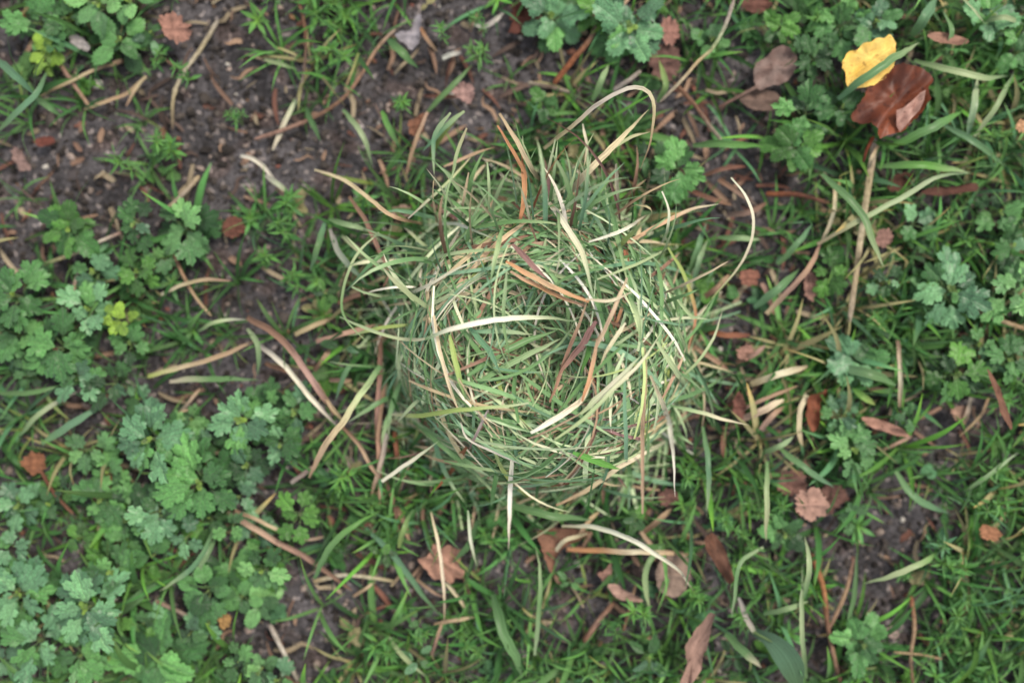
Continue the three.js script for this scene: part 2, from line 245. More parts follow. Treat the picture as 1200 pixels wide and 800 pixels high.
// ---------------------------------------------------------------- stuff: crumbs, litter, low green cover
const dummy = new THREE.Object3D();
function scatter(name, label, category, geos, mat, items) { // items: [geo index, x, y, z, rx, ry, rz, sx, sy, sz, colour]
  const root = new THREE.Group(); root.name = numbered(name); tag(root, label, category, null, 'stuff'); scene.add(root);
  geos.forEach((g, k) => {
    const mine = items.filter((i) => i[0] === k); if (!mine.length) return;
    const im = shade(new THREE.InstancedMesh(g, mat, mine.length)); im.name = name.replace(/s$/, '') + '_bits'; im.userData.kind = 'stuff';
    mine.forEach((i, n) => { dummy.position.set(i[1], i[2], i[3]); dummy.rotation.set(i[4], i[5], i[6], 'YXZ'); dummy.scale.set(i[7], i[8], i[9]); dummy.updateMatrix(); im.setMatrixAt(n, dummy.matrix); im.setColorAt(n, i[10]); });
    root.add(im);
  });
  return root;
}
{
  const lumps = []; for (let k = 0; k < 5; k++) { const g = new THREE.IcosahedronGeometry(1, 1), p = g.attributes.position; for (let i = 0; i < p.count; i++) { const v = V(0, 0, 0).fromBufferAttribute(p, i); v.multiplyScalar(1 + 0.45 * N(v.x * 1.3 + k * 7, v.y * 1.3, v.z * 1.3)); p.setXYZ(i, v.x, v.y * 0.75, v.z); } g.computeVertexNormals(); lumps.push(g); }
  const items = [];
  for (let i = 0; i < 22000; i++) {
    const x = R(-0.37, 0.37), z = R(-0.27, 0.27), s = 0.0006 + 0.0019 * Math.pow(rnd(), 3) + (rnd() < 0.012 ? R(0.001, 0.0024) : 0), k = rnd();
    const t = rnd(), c = k < 0.9 ? C(lerp(44, 98, t), lerp(40, 90, t), lerp(38, 85, t), 0.42) : k < 0.965 ? C(lerp(120, 170, t), lerp(108, 152, t), lerp(100, 142, t)) : k < 0.99 ? C(132, lerp(84, 104, t), 76) : C(190, 184, 174);
    items.push([i % 5, x, soilY(x, z) + s * 0.2, z, R(0, 3), R(0, 6), R(0, 3), s * R(0.8, 1.5), s, s, c]);
  }
  scatter('soil_crumbs', 'loose dark crumbs and pale grit strewn over the soil', 'soil crumbs', lumps, new THREE.MeshPhysicalMaterial({ roughness: 0.95, specularIntensity: 0.3 }), items);
  // scraps of dead plant: short straws and flakes
  const bits = []; for (let k = 0; k < 6; k++) bits.push(ribbon([V(-0.5, 0, 0), V(-0.1, R(0, 0.12), R(-0.1, 0.1)), V(0.25, R(0, 0.12), R(-0.1, 0.1)), V(0.5, 0, R(-0.12, 0.12))], k < 4 ? R(0.07, 0.13) : R(0.3, 0.55), [new THREE.Color(1, 1, 1), new THREE.Color(0.85, 0.82, 0.8)], { unit: 1, seg: 6, base: 0.7, tip: 0.25, fall: 0.6, twist: R(-1, 1), fold: 0.4 }));
  const li = [];
  for (let i = 0; i < 3000; i++) {
    let x = R(-0.36, 0.36), z = R(-0.26, 0.26); const [px, py] = toPx(x, z);
    const dense = Math.exp(-(((px - 880) / 90) ** 2 + ((py - 400) / 190) ** 2)) + Math.exp(-(((px - 820) / 90) ** 2 + ((py - 180) / 100) ** 2)) * 0.8 + 0.25 + bare(px, py) * 0.45 + 0.5 * Math.exp(-(((Math.hypot(px - 630, py - 395) - 215) / 45) ** 2));
    if (rnd() > dense) continue;
    const flake = rnd() < 0.3, k = flake ? 4 + (i & 1) : i & 3, L = flake ? R(0.004, 0.01) : R(0.006, 0.024), q = rnd();
    const m = R(0, 1), c = q < 0.32 ? C(lerp(140, 190, m), lerp(110, 158, m), lerp(94, 132, m)) : q < 0.5 ? C(lerp(110, 150, m), lerp(76, 104, m), lerp(64, 88, m)) : q < 0.76 ? C(lerp(150, 200, m), lerp(136, 184, m), lerp(112, 154, m)) : C(lerp(84, 125, m), lerp(70, 104, m), lerp(64, 94, m));
    li.push([k, x, soilY(x, z) + R(0.001, 0.004), z, R(-0.4, 0.4), R(0, 6.3), R(-0.25, 0.25), L, L, L, c]);
  }
  scatter('plant_litter', 'short scraps of dead straw and leaf strewn on the soil', 'plant litter', bits, M.straw, li);
}
{
  const it = [], green = [[92, 144, 70], [104, 162, 66], [92, 142, 98], [56, 104, 50], [66, 116, 58], [104, 150, 84], [70, 122, 62], [88, 144, 78], [168, 160, 116]];
  const it2 = [], it3 = [];
  for (let i = 0; i < 5600; i++) {
    const x = R(-0.42, 0.42), z = R(-0.32, 0.32), [px, py] = toPx(x, z), rich = 0.62 + 0.5 * sstep(px, 820, 1100) + 0.12 * sstep(py, 500, 800) - 0.25 * Math.exp(-(((px - 880) / 60) ** 2 + ((py - 400) / 120) ** 2)), thin = N(px / 60, py / 60, 4) * 0.5;
    if (rnd() > (rich + thin) * (1 - 1.05 * bare(px, py))) continue;
    if (Math.hypot(px - 630, py - 395) < 150 || leafSpots.some((q) => Math.hypot(px - q[0], py - q[1]) < q[2])) continue;
    if (px < 380 && py > 260 && rnd() < 0.42) continue;
    if (px < 600 && py < 290 && rnd() < 0.3) continue;
    const k = rnd(), y = soilY(x, z), hue = pick(green);
    if (k < 0.76) { const n = 4 + Math.floor(rnd() * 6), L0 = R(0.014, 0.04), a0 = R(0, 6.3); for (let j = 0; j < n; j++) { const L = L0 * R(0.55, 1.15), f = R(0.62, 1.12); it.push([Math.floor(rnd() * 14), x + R(-0.002, 0.002), y, z + R(-0.002, 0.002), 0, a0 + j / n * 6.3 + R(-0.4, 0.4), R(-0.25, 0.55), L, L, L * R(0.5, 1.1), C(hue[0] * f, hue[1] * f, hue[2] * f, px > 850 || py > 560 ? 0.6 : 0.53)]); } }
    else if (k < 0.82) { const n = 5 + Math.floor(rnd() * 3), L0 = R(0.006, 0.012), a0 = R(0, 6.3), yy = y + R(0.002, 0.01); for (let j = 0; j < n; j++) { const f = R(0.85, 1.15); it2.push([Math.floor(rnd() * 8), x, yy, z, 0, a0 + j / n * 6.3 + R(-0.2, 0.2), R(-0.1, 0.5), L0, L0, L0, C(Math.min(hue[0], 96) * f, hue[1] * f * 0.97, Math.min(hue[2], 84) * f, 0.52)]); } }
    else { const n = 2 + Math.floor(rnd() * 4), a0 = R(0, 6.3); for (let j = 0; j < n; j++) { const s = R(0.005, 0.011), f = R(0.8, 1.1); it3.push([Math.floor(rnd() * 5), x, y + R(0.002, 0.008), z, 0, a0 + j / n * 6.3, R(-0.2, 0.3), s, s, s, C(hue[0] * f, hue[1] * f, hue[2] * f, 0.52)]); } }
  }
  const gm = phys({ map: bladeMap, transmission: 0.22, specularIntensity: 0.3, clearcoat: 0.12, clearcoatRoughness: 0.4 });
  scatter('short_grass', 'thin short grass growing all over the soil', 'grass', stock, gm, it);
  scatter('moss_stars', 'tiny narrow-leaved seedlings carpeting the soil', 'ground cover', lance, gm, it2);
  scatter('seedling_leaves', 'tiny round-leaved seedlings low on the soil', 'ground cover', [...LEAF.oval.slice(0, 3), ...LEAF.three.slice(0, 2)], phys({ map: leafMap, transmission: 0.18, specularIntensity: 0.3, clearcoat: 0.15, clearcoatRoughness: 0.45 }), it3);
}

// ---------------------------------------------------------------- the mound of loose grass
const MC = at(636, 404, 0.05), MR = 0.085, TOP = 0.07;
const domeY = (r) => r < MR ? TOP * Math.pow(Math.max(0, 1 - Math.pow(r / MR, 3)), 0.55) - 0.034 * Math.exp(-((r / 0.028) ** 2)) : 0;
const onDome = (px, py, more = 0.008) => { let h = 0.05; for (let i = 0; i < 6; i++) { const p = at(px, py, h); h = lerp(h, Math.max(0.012, domeY(Math.hypot(p.x - MC.x, p.z - MC.z)) + more), 0.7); } return at(px, py, h); };
const mound = thing('grass_mound', V(MC.x, 0, MC.z), 'swirled mound of loose green and straw-coloured grass heaped on the ground', 'grass mound');
const local = (p) => V(p.x - MC.x, p.y, p.z - MC.z);
{
  const pos = [], col = [], uv = [], idx = [], nr = 26, na = 72;
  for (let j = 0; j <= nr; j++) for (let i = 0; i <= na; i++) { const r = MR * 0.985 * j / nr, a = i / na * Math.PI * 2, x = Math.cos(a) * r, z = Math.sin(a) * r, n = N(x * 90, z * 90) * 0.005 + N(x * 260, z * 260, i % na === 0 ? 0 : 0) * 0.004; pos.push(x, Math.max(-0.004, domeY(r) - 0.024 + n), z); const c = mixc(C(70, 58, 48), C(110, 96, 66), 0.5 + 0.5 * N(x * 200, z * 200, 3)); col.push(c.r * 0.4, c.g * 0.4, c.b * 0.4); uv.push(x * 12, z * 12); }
  for (let j = 0; j < nr; j++) for (let i = 0; i < na; i++) { const a = j * (na + 1) + i, b = a + na + 1; idx.push(a, a + 1, b, a + 1, b + 1, b); }
  part('thatch', pack(pos, col, uv, idx), M.straw, mound);
}
const fillCols = [['green', 'green', 28], ['blue', 'blue', 16], ['pale', 'green', 20], ['green', 'pale', 24], ['blue', 'pale', 10], ['pale', 'cream', 7], ['cream', 'pale', 7], ['white', 'cream', 5], ['straw', 'straw', 8], ['tan', 'straw', 6], ['brown', 'tan', 6], ['deep', 'green', 9], ['mauve', 'brown', 2], ['yellowgreen', 'pale', 3], ['rust', 'orange', 1]];
const fillSum = fillCols.reduce((a, c) => a + c[2], 0);
const fillPick = () => { let t = rnd() * fillSum; for (const c of fillCols) if ((t -= c[2]) < 0) return c; return fillCols[0]; };
const vary = (name, f = R(0.82, 1.18)) => { const c = COL[name].clone().multiplyScalar(f); c.r *= R(0.94, 1.06); c.b *= R(0.92, 1.08); if (f > 1.15) { const g = (c.r + c.g * 2 + c.b) / 4, k = Math.min(0.25, (f - 1.15) * 0.32); c.r = lerp(c.r, g, k); c.g = lerp(c.g, g, k); c.b = lerp(c.b, g * 0.86, k); } return c; };
function swirl(layer) {
  const r0 = MR * Math.sqrt(R(rnd() < 0.5 ? 0.09 : 0, 1.06)), a0 = R(0, Math.PI * 2), L = R(0.03, 0.095), bend = rnd() < 0.72 ? R(0.2, 1.0) : R(-0.6, 0.3), n = 5;
  let dir = a0 + Math.PI / 2 + gauss() * (rnd() < 0.8 ? 0.48 : 1.5) + (rnd() < 0.5 ? Math.PI : 0), x = Math.cos(a0) * r0, z = Math.sin(a0) * r0;
  const sgn = Math.sign(Math.sin(dir - a0)) || 1, pts = [], ph = R(0, 6), up0 = R(-0.002, 0.003);
  x -= Math.cos(dir) * L / 2; z -= Math.sin(dir) * L / 2;
  for (let i = 0; i <= n; i++) {
    const r = Math.hypot(x, z), s = i / n;
    pts.push(V(x, Math.max(0.006, domeY(r) + layer * 0.021 - 0.015 + 0.002 * Math.sin(ph + s * 4) + up0 * s), z));
    dir += sgn * bend * (L / n) / Math.max(0.03, r) * 1.0 + gauss() * 0.05;
    x += Math.cos(dir) * L / n; z += Math.sin(dir) * L / n;
  }
  const [a, b] = fillPick(), dry = ['straw', 'tan', 'brown', 'cream', 'white', 'rust', 'mauve'].includes(a);
  const f = dry ? R(0.85, 1.45) : lerp(0.9, 2.15, rnd()); return [ribbon(pts, lerp(0.0008, ['white', 'cream', 'mauve'].includes(a) ? 0.0017 : 0.0027, Math.pow(rnd(), 1.6)), [vary(a, f), vary(a, f), vary(b, f)], { seg: 10, roll: gauss() * 0.5, twist: gauss() * 0.8, fold: R(0.1, 0.5), base: 0.6 }), dry];
}
function fringe(top) { // blades standing out round the foot of the mound
  const a = top ? -Math.PI / 2 + gauss() * 1.1 : R(0, Math.PI * 2), r0 = R(0.058, 0.088), L = top ? R(0.03, 0.07) : R(0.018, 0.045), da = gauss() * 0.55, h0 = Math.max(0.006, domeY(r0) - 0.008), rise = top ? R(0.015, 0.05) : R(-0.005, 0.022);
  const pts = []; for (let i = 0; i <= 4; i++) { const s = i / 4, r = r0 + L * s * (top ? 0.62 : 0.8), aa = a + da * s * 0.8; pts.push(V(Math.cos(aa) * r, Math.max(0.005, h0 + rise * Math.sin(s * 2.1) - (top ? 0 : h0 * s * 0.7)), Math.sin(aa) * r)); }
  const [c, b] = fillPick(), dry = ['straw', 'tan', 'brown', 'cream', 'white', 'rust', 'mauve'].includes(c);
  const f = R(0.85, 1.6); return [ribbon(pts, lerp(0.0009, 0.0028, Math.pow(rnd(), 1.4)), [vary(c, f), vary(c, f), vary(b, f)], { seg: 9, roll: gauss() * 0.6, twist: gauss(), fold: R(0.1, 0.5) }), dry];
}
{
  const stuff = { g: [], d: [] };
  for (let i = 0; i < 2900; i++) { const [g, dry] = swirl(rnd() * 0.75); stuff[dry ? 'd' : 'g'].push(g); }
  for (let i = 0; i < 190; i++) { const [g, dry] = fringe(i % 4 === 0); stuff[dry ? 'd' : 'g'].push(g); }
  for (const [k, m, n] of [['g', M.grass, 'loose_green_grass'], ['d', M.straw, 'loose_dry_grass']]) { const o = part(n, mergeGeometries(stuff[k]), m, mound); o.userData.kind = 'stuff'; }
  for (let i = 0; i < 170; i++) { const [g, dry] = swirl(R(0.75, 1.25)); part(dry ? 'dry_blade' : 'green_blade', g, dry ? M.straw : M.grass, mound); }
  for (let i = 0; i < 22; i++) { const [g, dry] = fringe(true); part(dry ? 'dry_blade' : 'green_blade', g, dry ? M.straw : M.grass, mound); }
}
// the blades one can follow in the photograph: colours from base to tip, width in photo pixels, points [x, y] or [x, y, height in mm]
function hero(cols, w, pts, o = {}) {
  const dry = !/green|pale|blue|deep|bright/.test(cols);
  const P = pts.map((p) => local(p.length > 2 ? at(p[0], p[1], p[2] / 1000) : onDome(p[0], p[1], o.over ?? 0.0095)));
  return part(dry ? 'dry_blade' : 'green_blade', ribbon(P, w * PX * 0.6, cols.split(' ').map((c) => vary(c, R(1.1, 1.3))), { seg: 18, across: 4, fold: 0.22, roll: gauss() * 0.2, base: 0.5, ...o }), dry ? M.straw : M.grass, mound);
}
hero('pale pale white cream', 7, [[412, 336, 42], [435, 345, 46], [465, 346], [500, 335], [535, 315], [565, 303], [590, 296]]);
hero('green white white white pale green', 9, [[498, 398], [515, 390], [545, 381], [590, 374], [640, 372], [684, 378]], { over: 0.017 });
hero('cream yellowgreen yellowgreen pale', 8, [[455, 485], [490, 487], [540, 480], [590, 476], [620, 472]], { tip: 0.4, over: 0.013 });
hero('orange tan orange', 9, [[593, 306], [630, 327], [660, 341], [690, 354]], { tip: 0.5, over: 0.012 });
hero('tan orange tan', 7, [[598, 318], [632, 336], [662, 350], [686, 358]], { tip: 0.5, over: 0.011 });
hero('mauve mauve brown', 12, [[698, 376], [685, 400], [668, 422], [650, 445]], { over: 0.013, fall: 0.4 });
hero('mauve mauve', 10, [[600, 286], [622, 308], [642, 328]], { over: 0.009 });
hero('yellowgreen yellowgreen green', 9, [[527, 392], [535, 430], [546, 470]], { over: 0.012 });
hero('blue blue', 10, [[548, 382], [573, 412], [586, 438]]); hero('blue pale', 9, [[553, 388], [590, 388], [625, 392]]);
hero('green green', 12, [[548, 440], [590, 412], [655, 385]], { over: 0.008 }); hero('green pale', 11, [[560, 448], [600, 425], [660, 395]], { over: 0.007 });
hero('deep bright', 9, [[690, 385], [690, 410], [680, 440]]);
hero('cream white cream pale', 10, [[640, 232], [662, 262], [681, 295], [690, 325], [696, 352]], { over: 0.014 });
hero('straw cream straw', 7, [[645, 238], [668, 270], [684, 300]], { over: 0.013 });
hero('white cream straw', 10, [[622, 507], [655, 488], [682, 468], [697, 440]], { over: 0.012 }); hero('orange tan', 7, [[682, 470], [692, 440], [700, 400], [706, 385]], { over: 0.015 });
hero('pale pale cream pale', 7, [[650, 515], [685, 490], [720, 455], [755, 420], [778, 384]], { over: 0.014 });
hero('pale cream pale', 10, [[680, 485], [705, 462], [730, 440], [752, 415]], { over: 0.012 });
hero('pale pale blue', 10, [[770, 400], [788, 428], [808, 458], [820, 480]], { over: 0.014 });
hero('straw cream white white', 9, [[762, 440], [775, 470], [785, 500], [790, 540, 38], [791, 582, 40]], { over: 0.012, roll: 0.3 });
hero('straw tan tan tan', 7, [[755, 405], [757, 435], [754, 480], [753, 530, 40], [753, 602, 24]], { tip: 0.5 });
hero('tan straw cream cream', 8, [[652, 592, 26], [690, 573, 33], [730, 545], [780, 518]], { tip: 0.5 });
hero('green pale cream straw', 7, [[786, 475], [825, 484, 36], [850, 492, 36], [878, 498, 36]]);
hero('pale pale', 5, [[700, 327], [740, 312], [785, 290]], { over: 0.016 }); hero('white white cream', 6, [[690, 283], [725, 272], [758, 252]], { over: 0.016 });
hero('straw straw cream', 5, [[732, 247], [750, 240, 62], [759, 242, 62], [763, 262], [763, 292]]);
hero('white pale white', 5, [[776, 224, 58], [784, 245, 58], [783, 265, 56], [774, 288]]);
hero('bright green green pale', 11, [[706, 195, 60], [711, 230], [720, 262], [728, 300], [740, 346]], { over: 0.014 });
hero('cream cream', 7, [[722, 192, 56], [725, 250]]); hero('green pale green', 8, [[737, 345], [748, 372], [750, 402]], { over: 0.013 });
hero('tan straw brown', 8, [[585, 133, 66], [604, 163, 62], [622, 196, 52], [636, 215]]); hero('orange orange tan', 6, [[583, 147, 64], [598, 172, 60], [616, 203, 50], [628, 218]]);
hero('rust orange rust', 9, [[612, 180, 52], [614, 225, 50], [609, 262]], { tip: 0.5 });
hero('cream straw straw straw', 11, [[662, 232], [690, 200, 56], [725, 165, 50], [760, 128, 44]], { base: 0.8 }); hero('pale straw', 6, [[717, 175, 46], [740, 160, 46], [762, 154, 46]]);
hero('straw straw grey grey straw tan tan', 7, [[637, 174, 30], [670, 148, 48], [705, 119, 58], [738, 103, 62], [757, 105, 62], [766, 118, 60], [766, 140, 55], [762, 168, 45], [749, 202, 32]], { base: 0.9, seg: 30 });
hero('pale cream', 5, [[651, 163, 60], [643, 198, 52], [637, 222]]); hero('cream straw', 5, [[683, 145, 40], [688, 175, 44], [684, 196, 46]]);
hero('straw straw tan tan', 7, [[368, 199, 18], [400, 209, 24], [430, 230, 34], [458, 252, 44], [494, 262]], { tip: 0.5 });
hero('brown brown brown', 8, [[409, 230, 18], [428, 258, 24], [443, 290, 28], [455, 322, 30], [449, 336, 28]], { base: 0.8, tip: 0.4 });
hero('pale pale green pale', 5, [[444, 272, 40], [418, 298, 40], [403, 335, 38], [401, 365, 38], [412, 383, 38], [432, 402, 40]], { seg: 24 });
hero('pale pale cream pale', 6, [[398, 371, 34], [430, 385, 44], [470, 397], [505, 395], [540, 380]]);
hero('blue blue pale', 10, [[456, 290], [475, 312], [497, 334]]); hero('green green blue', 8, [[484, 270], [440, 304, 40], [404, 342, 28]]);
hero('white white pale', 7, [[447, 564, 26], [480, 541, 36], [514, 517]], { base: 0.9 }); hero('rust rust rust', 10, [[546, 524], [530, 550], [509, 575, 36]], { base: 0.5 });
hero('white white cream', 8, [[600, 540], [598, 575, 36], [596, 645, 24]], { base: 0.8 }); hero('pale green', 6, [[594, 318], [590, 375], [598, 425]], { over: 0.014 });
hero('green pale green', 8, [[590, 265], [581, 298], [574, 332]], { over: 0.013 }); hero('green green pale', 8, [[484, 494], [520, 525], [560, 558, 34], [592, 592, 26]]);
hero('bright bright', 12, [[672, 530], [698, 540], [727, 550, 42]]); hero('green pale', 6, [[520, 540, 40], [560, 548], [610, 556, 40]]);
hero('white grey', 4, [[540, 495], [547, 513], [575, 528], [612, 545]]); hero('grey mauve', 5, [[572, 480], [560, 505], [549, 528]]);
hero('straw cream tan', 6, [[505, 600, 18], [514, 640, 20], [520, 690, 16], [521, 732, 10]]); hero('pale white pale', 6, [[548, 598, 28], [552, 635, 22], [559, 664, 14]]);
hero('pale blue pale', 8, [[528, 132, 46], [509, 160, 40], [509, 205, 36]]); hero('pale blue blue', 9, [[544, 130, 36], [520, 150, 32], [495, 178, 24]]);
hero('straw pale green', 6, [[547, 150, 58], [536, 178, 52], [528, 214, 46]]); hero('pale pale', 5, [[571, 190, 60], [573, 215, 58], [573, 250]]); hero('straw straw', 5, [[549, 202, 56], [543, 235, 50], [541, 258]]);
hero('grey pale straw', 5, [[478, 256, 44], [500, 236, 44], [522, 216, 38], [560, 175, 26]]); hero('tan tan', 6, [[520, 195, 26], [556, 180, 30], [580, 172, 30]]);
hero('cream straw cream', 7, [[530, 248], [560, 245], [590, 256]]); hero('pale white pale', 6, [[497, 264], [530, 262], [560, 272], [590, 284]], { over: 0.014 });
hero('green green', 8, [[545, 216], [590, 214], [632, 228]], { over: 0.013 }); hero('pale green pale', 6, [[648, 218], [655, 262], [655, 312]], { over: 0.014 });
hero('cream cream', 5, [[686, 350], [715, 352], [742, 342]], { over: 0.016 }); hero('straw tan straw', 7, [[735, 325], [718, 365], [706, 392], [690, 425]], { over: 0.014 }); hero('cream straw', 7, [[733, 378], [715, 405], [703, 428]], { over: 0.014 });
hero('yellowgreen yellowgreen orange orange', 7, [[783, 290, 42], [800, 318, 36], [812, 350, 32], [815, 375, 28], [806, 410, 22]], { tip: 0.5 });
hero('tan tan cream', 7, [[735, 284, 52], [775, 262, 44], [808, 246, 36], [843, 239, 30]], { base: 0.9 });
hero('white cream cream yellowgreen', 6, [[857, 208, 40], [874, 229, 44], [883, 255, 44], [880, 284, 40], [867, 311, 34], [834, 350, 24]], { tip: 0.5, seg: 26 });
hero('pale pale', 6, [[790, 345, 48], [815, 372, 44], [835, 350, 36]]); hero('cream pale', 5, [[776, 376, 55], [805, 372, 46], [832, 374, 38]]);

// ---------------------------------------------------------------- things lying on the ground
const mean = (pts) => { const c = [0, 0]; for (const p of pts) { c[0] += p[0] / pts.length; c[1] += p[1] / pts.length; } return c; };
// flat straws and single blades
function strip(name, look, cat, group, cols, w, pts, h = 10, o = {}) {
  const mid = mean(pts), n = pts.length, P = pts.map((p, i) => at(p[0], p[1], (p[2] ?? (i === 0 || i === n - 1 ? h * 0.6 : h)) / 1000)), base = at(mid[0], mid[1], 0);
  base.y = 0; const dry = cat !== 'grass blade';
  const m = shade(new THREE.Mesh(ribbon(P.map((p) => p.clone().sub(base)), w * PX * (dry ? 0.68 : 0.74), cols.split(' ').map((c) => vary(c, R(0.8, 1.05))), { seg: 18, across: 4, roll: gauss() * 0.25, twist: gauss() * 0.3, ...o }), dry ? M.straw : M.grass));
  m.name = numbered(name); m.position.copy(base); tag(m, where(look, mid[0], mid[1], o.own), cat, group); if (o.label) m.userData.label = o.label; scene.add(m); return m;
}
const blade = (look, cols, w, pts, h, o) => strip('grass_strand', look, 'grass blade', 'single green blades on the ground', cols, w, pts, h ?? 16, o);
const straw = (look, cols, w, pts, h, o) => strip('dry_straw', look, 'straw', 'dry straws on the ground', cols, w, pts, h ?? 10, { base: 0.85, tip: 0.3, fall: 0.7, fold: R(0.15, 0.9), ...o });
function stick(look, cols, w, pts, h = 8, o = {}) {
  const mid = mean(pts), base = at(mid[0], mid[1], 0), n = pts.length, P = pts.map((p, i) => at(p[0], p[1], (p[2] ?? (i === 0 || i === n - 1 ? h * 0.75 : h)) / 1000).sub(base));
  const m = shade(new THREE.Mesh(stalk(P, w * PX * 0.4, cols.split(' ').map((c) => vary(c, R(0.82, 1.0))), o), M.wood));
  m.name = numbered(o.name ?? 'dry_stalk'); m.position.copy(base); tag(m, o.label ?? where(look, mid[0], mid[1], o.own), o.cat ?? 'stalk', 'dry stalks and twigs on the ground'); scene.add(m); return m;
}
stick('', 'grey straw white straw dim', 7, [[255, 24], [233, 60], [214, 86], [205, 106], [202, 122], [202, 152]], 9, { node: 0.66, label: 'long pale dry stalk with a kink near its lower end, on dark soil', own: 'the kinked pale straw' });
straw('pale tan straw with a broad end', 'tan straw tan', 7, [[142, 71], [110, 82], [80, 96], [46, 113]], 10, { base: 1.3 });
stick('stiff tan straw piece', 'tan pink tan', 7, [[65, 68], [84, 96], [104, 124]], 8); straw('tan split straw', 'straw tan straw', 6, [[171, 89], [150, 108], [125, 118], [98, 128]], 7);
straw('short forked tan straw', 'straw tan', 5, [[166, 94], [156, 108], [147, 124]], 8);
stick('thin brown stem', 'brown brown dim grey', 5, [[349, 0], [356, 25], [358, 60], [353, 98], [347, 118]], 9); straw('pale flat straw', 'pale cream cream', 8, [[347, 116], [335, 140], [326, 160], [319, 176]], 7);
stick('', 'pink pink brown pink tan grey', 6, [[298, 163], [332, 152], [362, 140], [386, 127], [405, 112], [420, 92], [433, 70], [446, 51], [476, 23]], 9, { name: 'thin_twig', cat: 'twig', label: 'long thin pinkish twig bending upward across the dark soil, pale at its tip', own: 'the long pink twig' });
straw('yellowish stem beside the twig', 'yellowgreen tan', 4, [[420, 62], [412, 85], [404, 105]], 9); straw('curved tan stem', 'pink tan tan', 6, [[501, 131], [491, 155], [481, 183], [476, 206]], 16); blade('broad green blade', 'green green', 8, [[501, 132], [518, 112], [536, 94], [554, 74]], 14);
straw('whitish arched straw', 'white white grey tan', 7, [[281, 182], [297, 186], [310, 197], [325, 215], [339, 231]], 9); stick('pale tan stick', 'straw grey straw', 7, [[233, 206], [214, 228], [192, 247]], 9);
stick('greenish fallen stem', 'green straw white pink', 6, [[52, 309], [75, 301], [98, 292], [116, 283], [142, 272]], 12); straw('grey-tan drooping stem', 'grey tan grey', 6, [[92, 312], [86, 338], [75, 374]], 10);
stick('tan bowed stem', 'brown tan straw', 6, [[200, 288], [214, 322], [230, 350], [247, 370]], 13); straw('pale bowed straw', 'cream straw pink', 6, [[188, 345], [214, 333], [243, 327], [270, 329]], 16);
straw('yellow-tan long straw', 'yellowgreen straw tan tan', 8, [[172, 441], [212, 430], [252, 419], [298, 399]], 16); blade('straight green blade with pale foot', 'cream green green', 9, [[198, 447], [225, 444], [262, 444], [304, 445]], 15);
straw('', 'brown brown pink brown', 11, [[289, 371], [320, 390], [345, 415], [362, 440], [376, 462], [392, 486]], 22, { label: 'brown flat straw lying across the white one left of the grass mound' });
straw('', 'grey white white grey', 9, [[303, 404], [330, 425], [355, 455], [375, 478], [394, 498]], 19, { label: 'white flat straw lying under the brown one left of the grass mound' });
straw('tan short straw', 'tan straw', 7, [[371, 448], [386, 474], [402, 494]], 21); straw('long straw turning green to tan', 'green pale straw tan tan', 10, [[446, 428], [420, 466], [400, 496], [381, 521], [362, 560]], 30);
straw('brown stem under the mound', 'brown tan brown', 7, [[401, 500], [420, 521], [436, 549], [452, 566]], 18); straw('brown stem beneath the mound', 'brown brown', 6, [[450, 560], [462, 590], [470, 640]], 10);
for (const [x0, y0, x1, y1, c] of [[446, 380, 440, 520, 'brown pink'], [452, 440, 442, 560, 'tan brown'], [440, 470, 445, 590, 'brown tan'], [455, 500, 435, 580, 'grey tan'], [462, 505, 466, 545, 'rust redbrown'], [395, 355, 445, 335, 'brown pink'], [345, 392, 392, 372, 'straw tan'], [370, 400, 440, 380, 'pink tan'], [385, 445, 412, 446, 'pink tan'], [368, 435, 388, 405, 'brown tan'], [310, 425, 345, 437, 'brown brown']]) straw('brown straw', c, 8, [[x0, y0], [(x0 + x1) / 2 + R(-4, 4), (y0 + y1) / 2], [x1, y1]], R(10, 18));
straw('', 'pink tan pink brown brown', 10, [[262, 598], [298, 619], [330, 638], [362, 655], [396, 680], [412, 692]], 12, { label: 'long flat brown straw slanting across the soil between the leafy herbs', own: 'the flat brown straw' });
straw('thin tan straw', 'tan straw', 6, [[275, 598], [310, 613], [346, 632]], 14); straw('pale thin straw', 'grey tan', 5, [[335, 627], [360, 632], [382, 628]], 10);
stick('', 'straw white cream straw', 7, [[368, 681], [400, 674], [430, 676], [462, 681]], 11, { label: 'pale rounded straw lying level above dark soil, right of the flat brown straw' }); straw('short tan straw', 'tan straw', 5, [[414, 699], [428, 690], [440, 681]], 9); straw('tiny tan straw', 'straw tan', 5, [[458, 687], [474, 667]], 10);
stick('', 'grey white grey', 8, [[316, 732], [334, 768], [349, 798]], 10, { name: 'dry_stick', cat: 'stick', label: 'straight pale grey stick on dark soil at the bottom edge' }); stick('pinkish grey twig', 'pink grey', 7, [[182, 704], [210, 717], [240, 733]], 12, { name: 'thin_twig', cat: 'twig' });
stick('thin pale curved stem', 'straw grey straw', 4, [[142, 716], [121, 738], [115, 765], [111, 800]], 16); stick('dark brown twig', 'brown redbrown brown', 6, [[36, 528], [50, 556], [63, 578], [85, 602]], 12, { name: 'thin_twig', cat: 'twig' });
straw('short tan straw', 'straw tan', 4, [[235, 478], [212, 482], [205, 486]], 9); straw('grey straw', 'tan grey', 5, [[234, 455], [222, 470], [208, 485]], 9); straw('pale grey straw', 'grey grey', 5, [[120, 770], [112, 800], [108, 815]], 12);
straw('pinkish straw', 'grey pink', 7, [[340, 566], [362, 550], [372, 543]], 12);
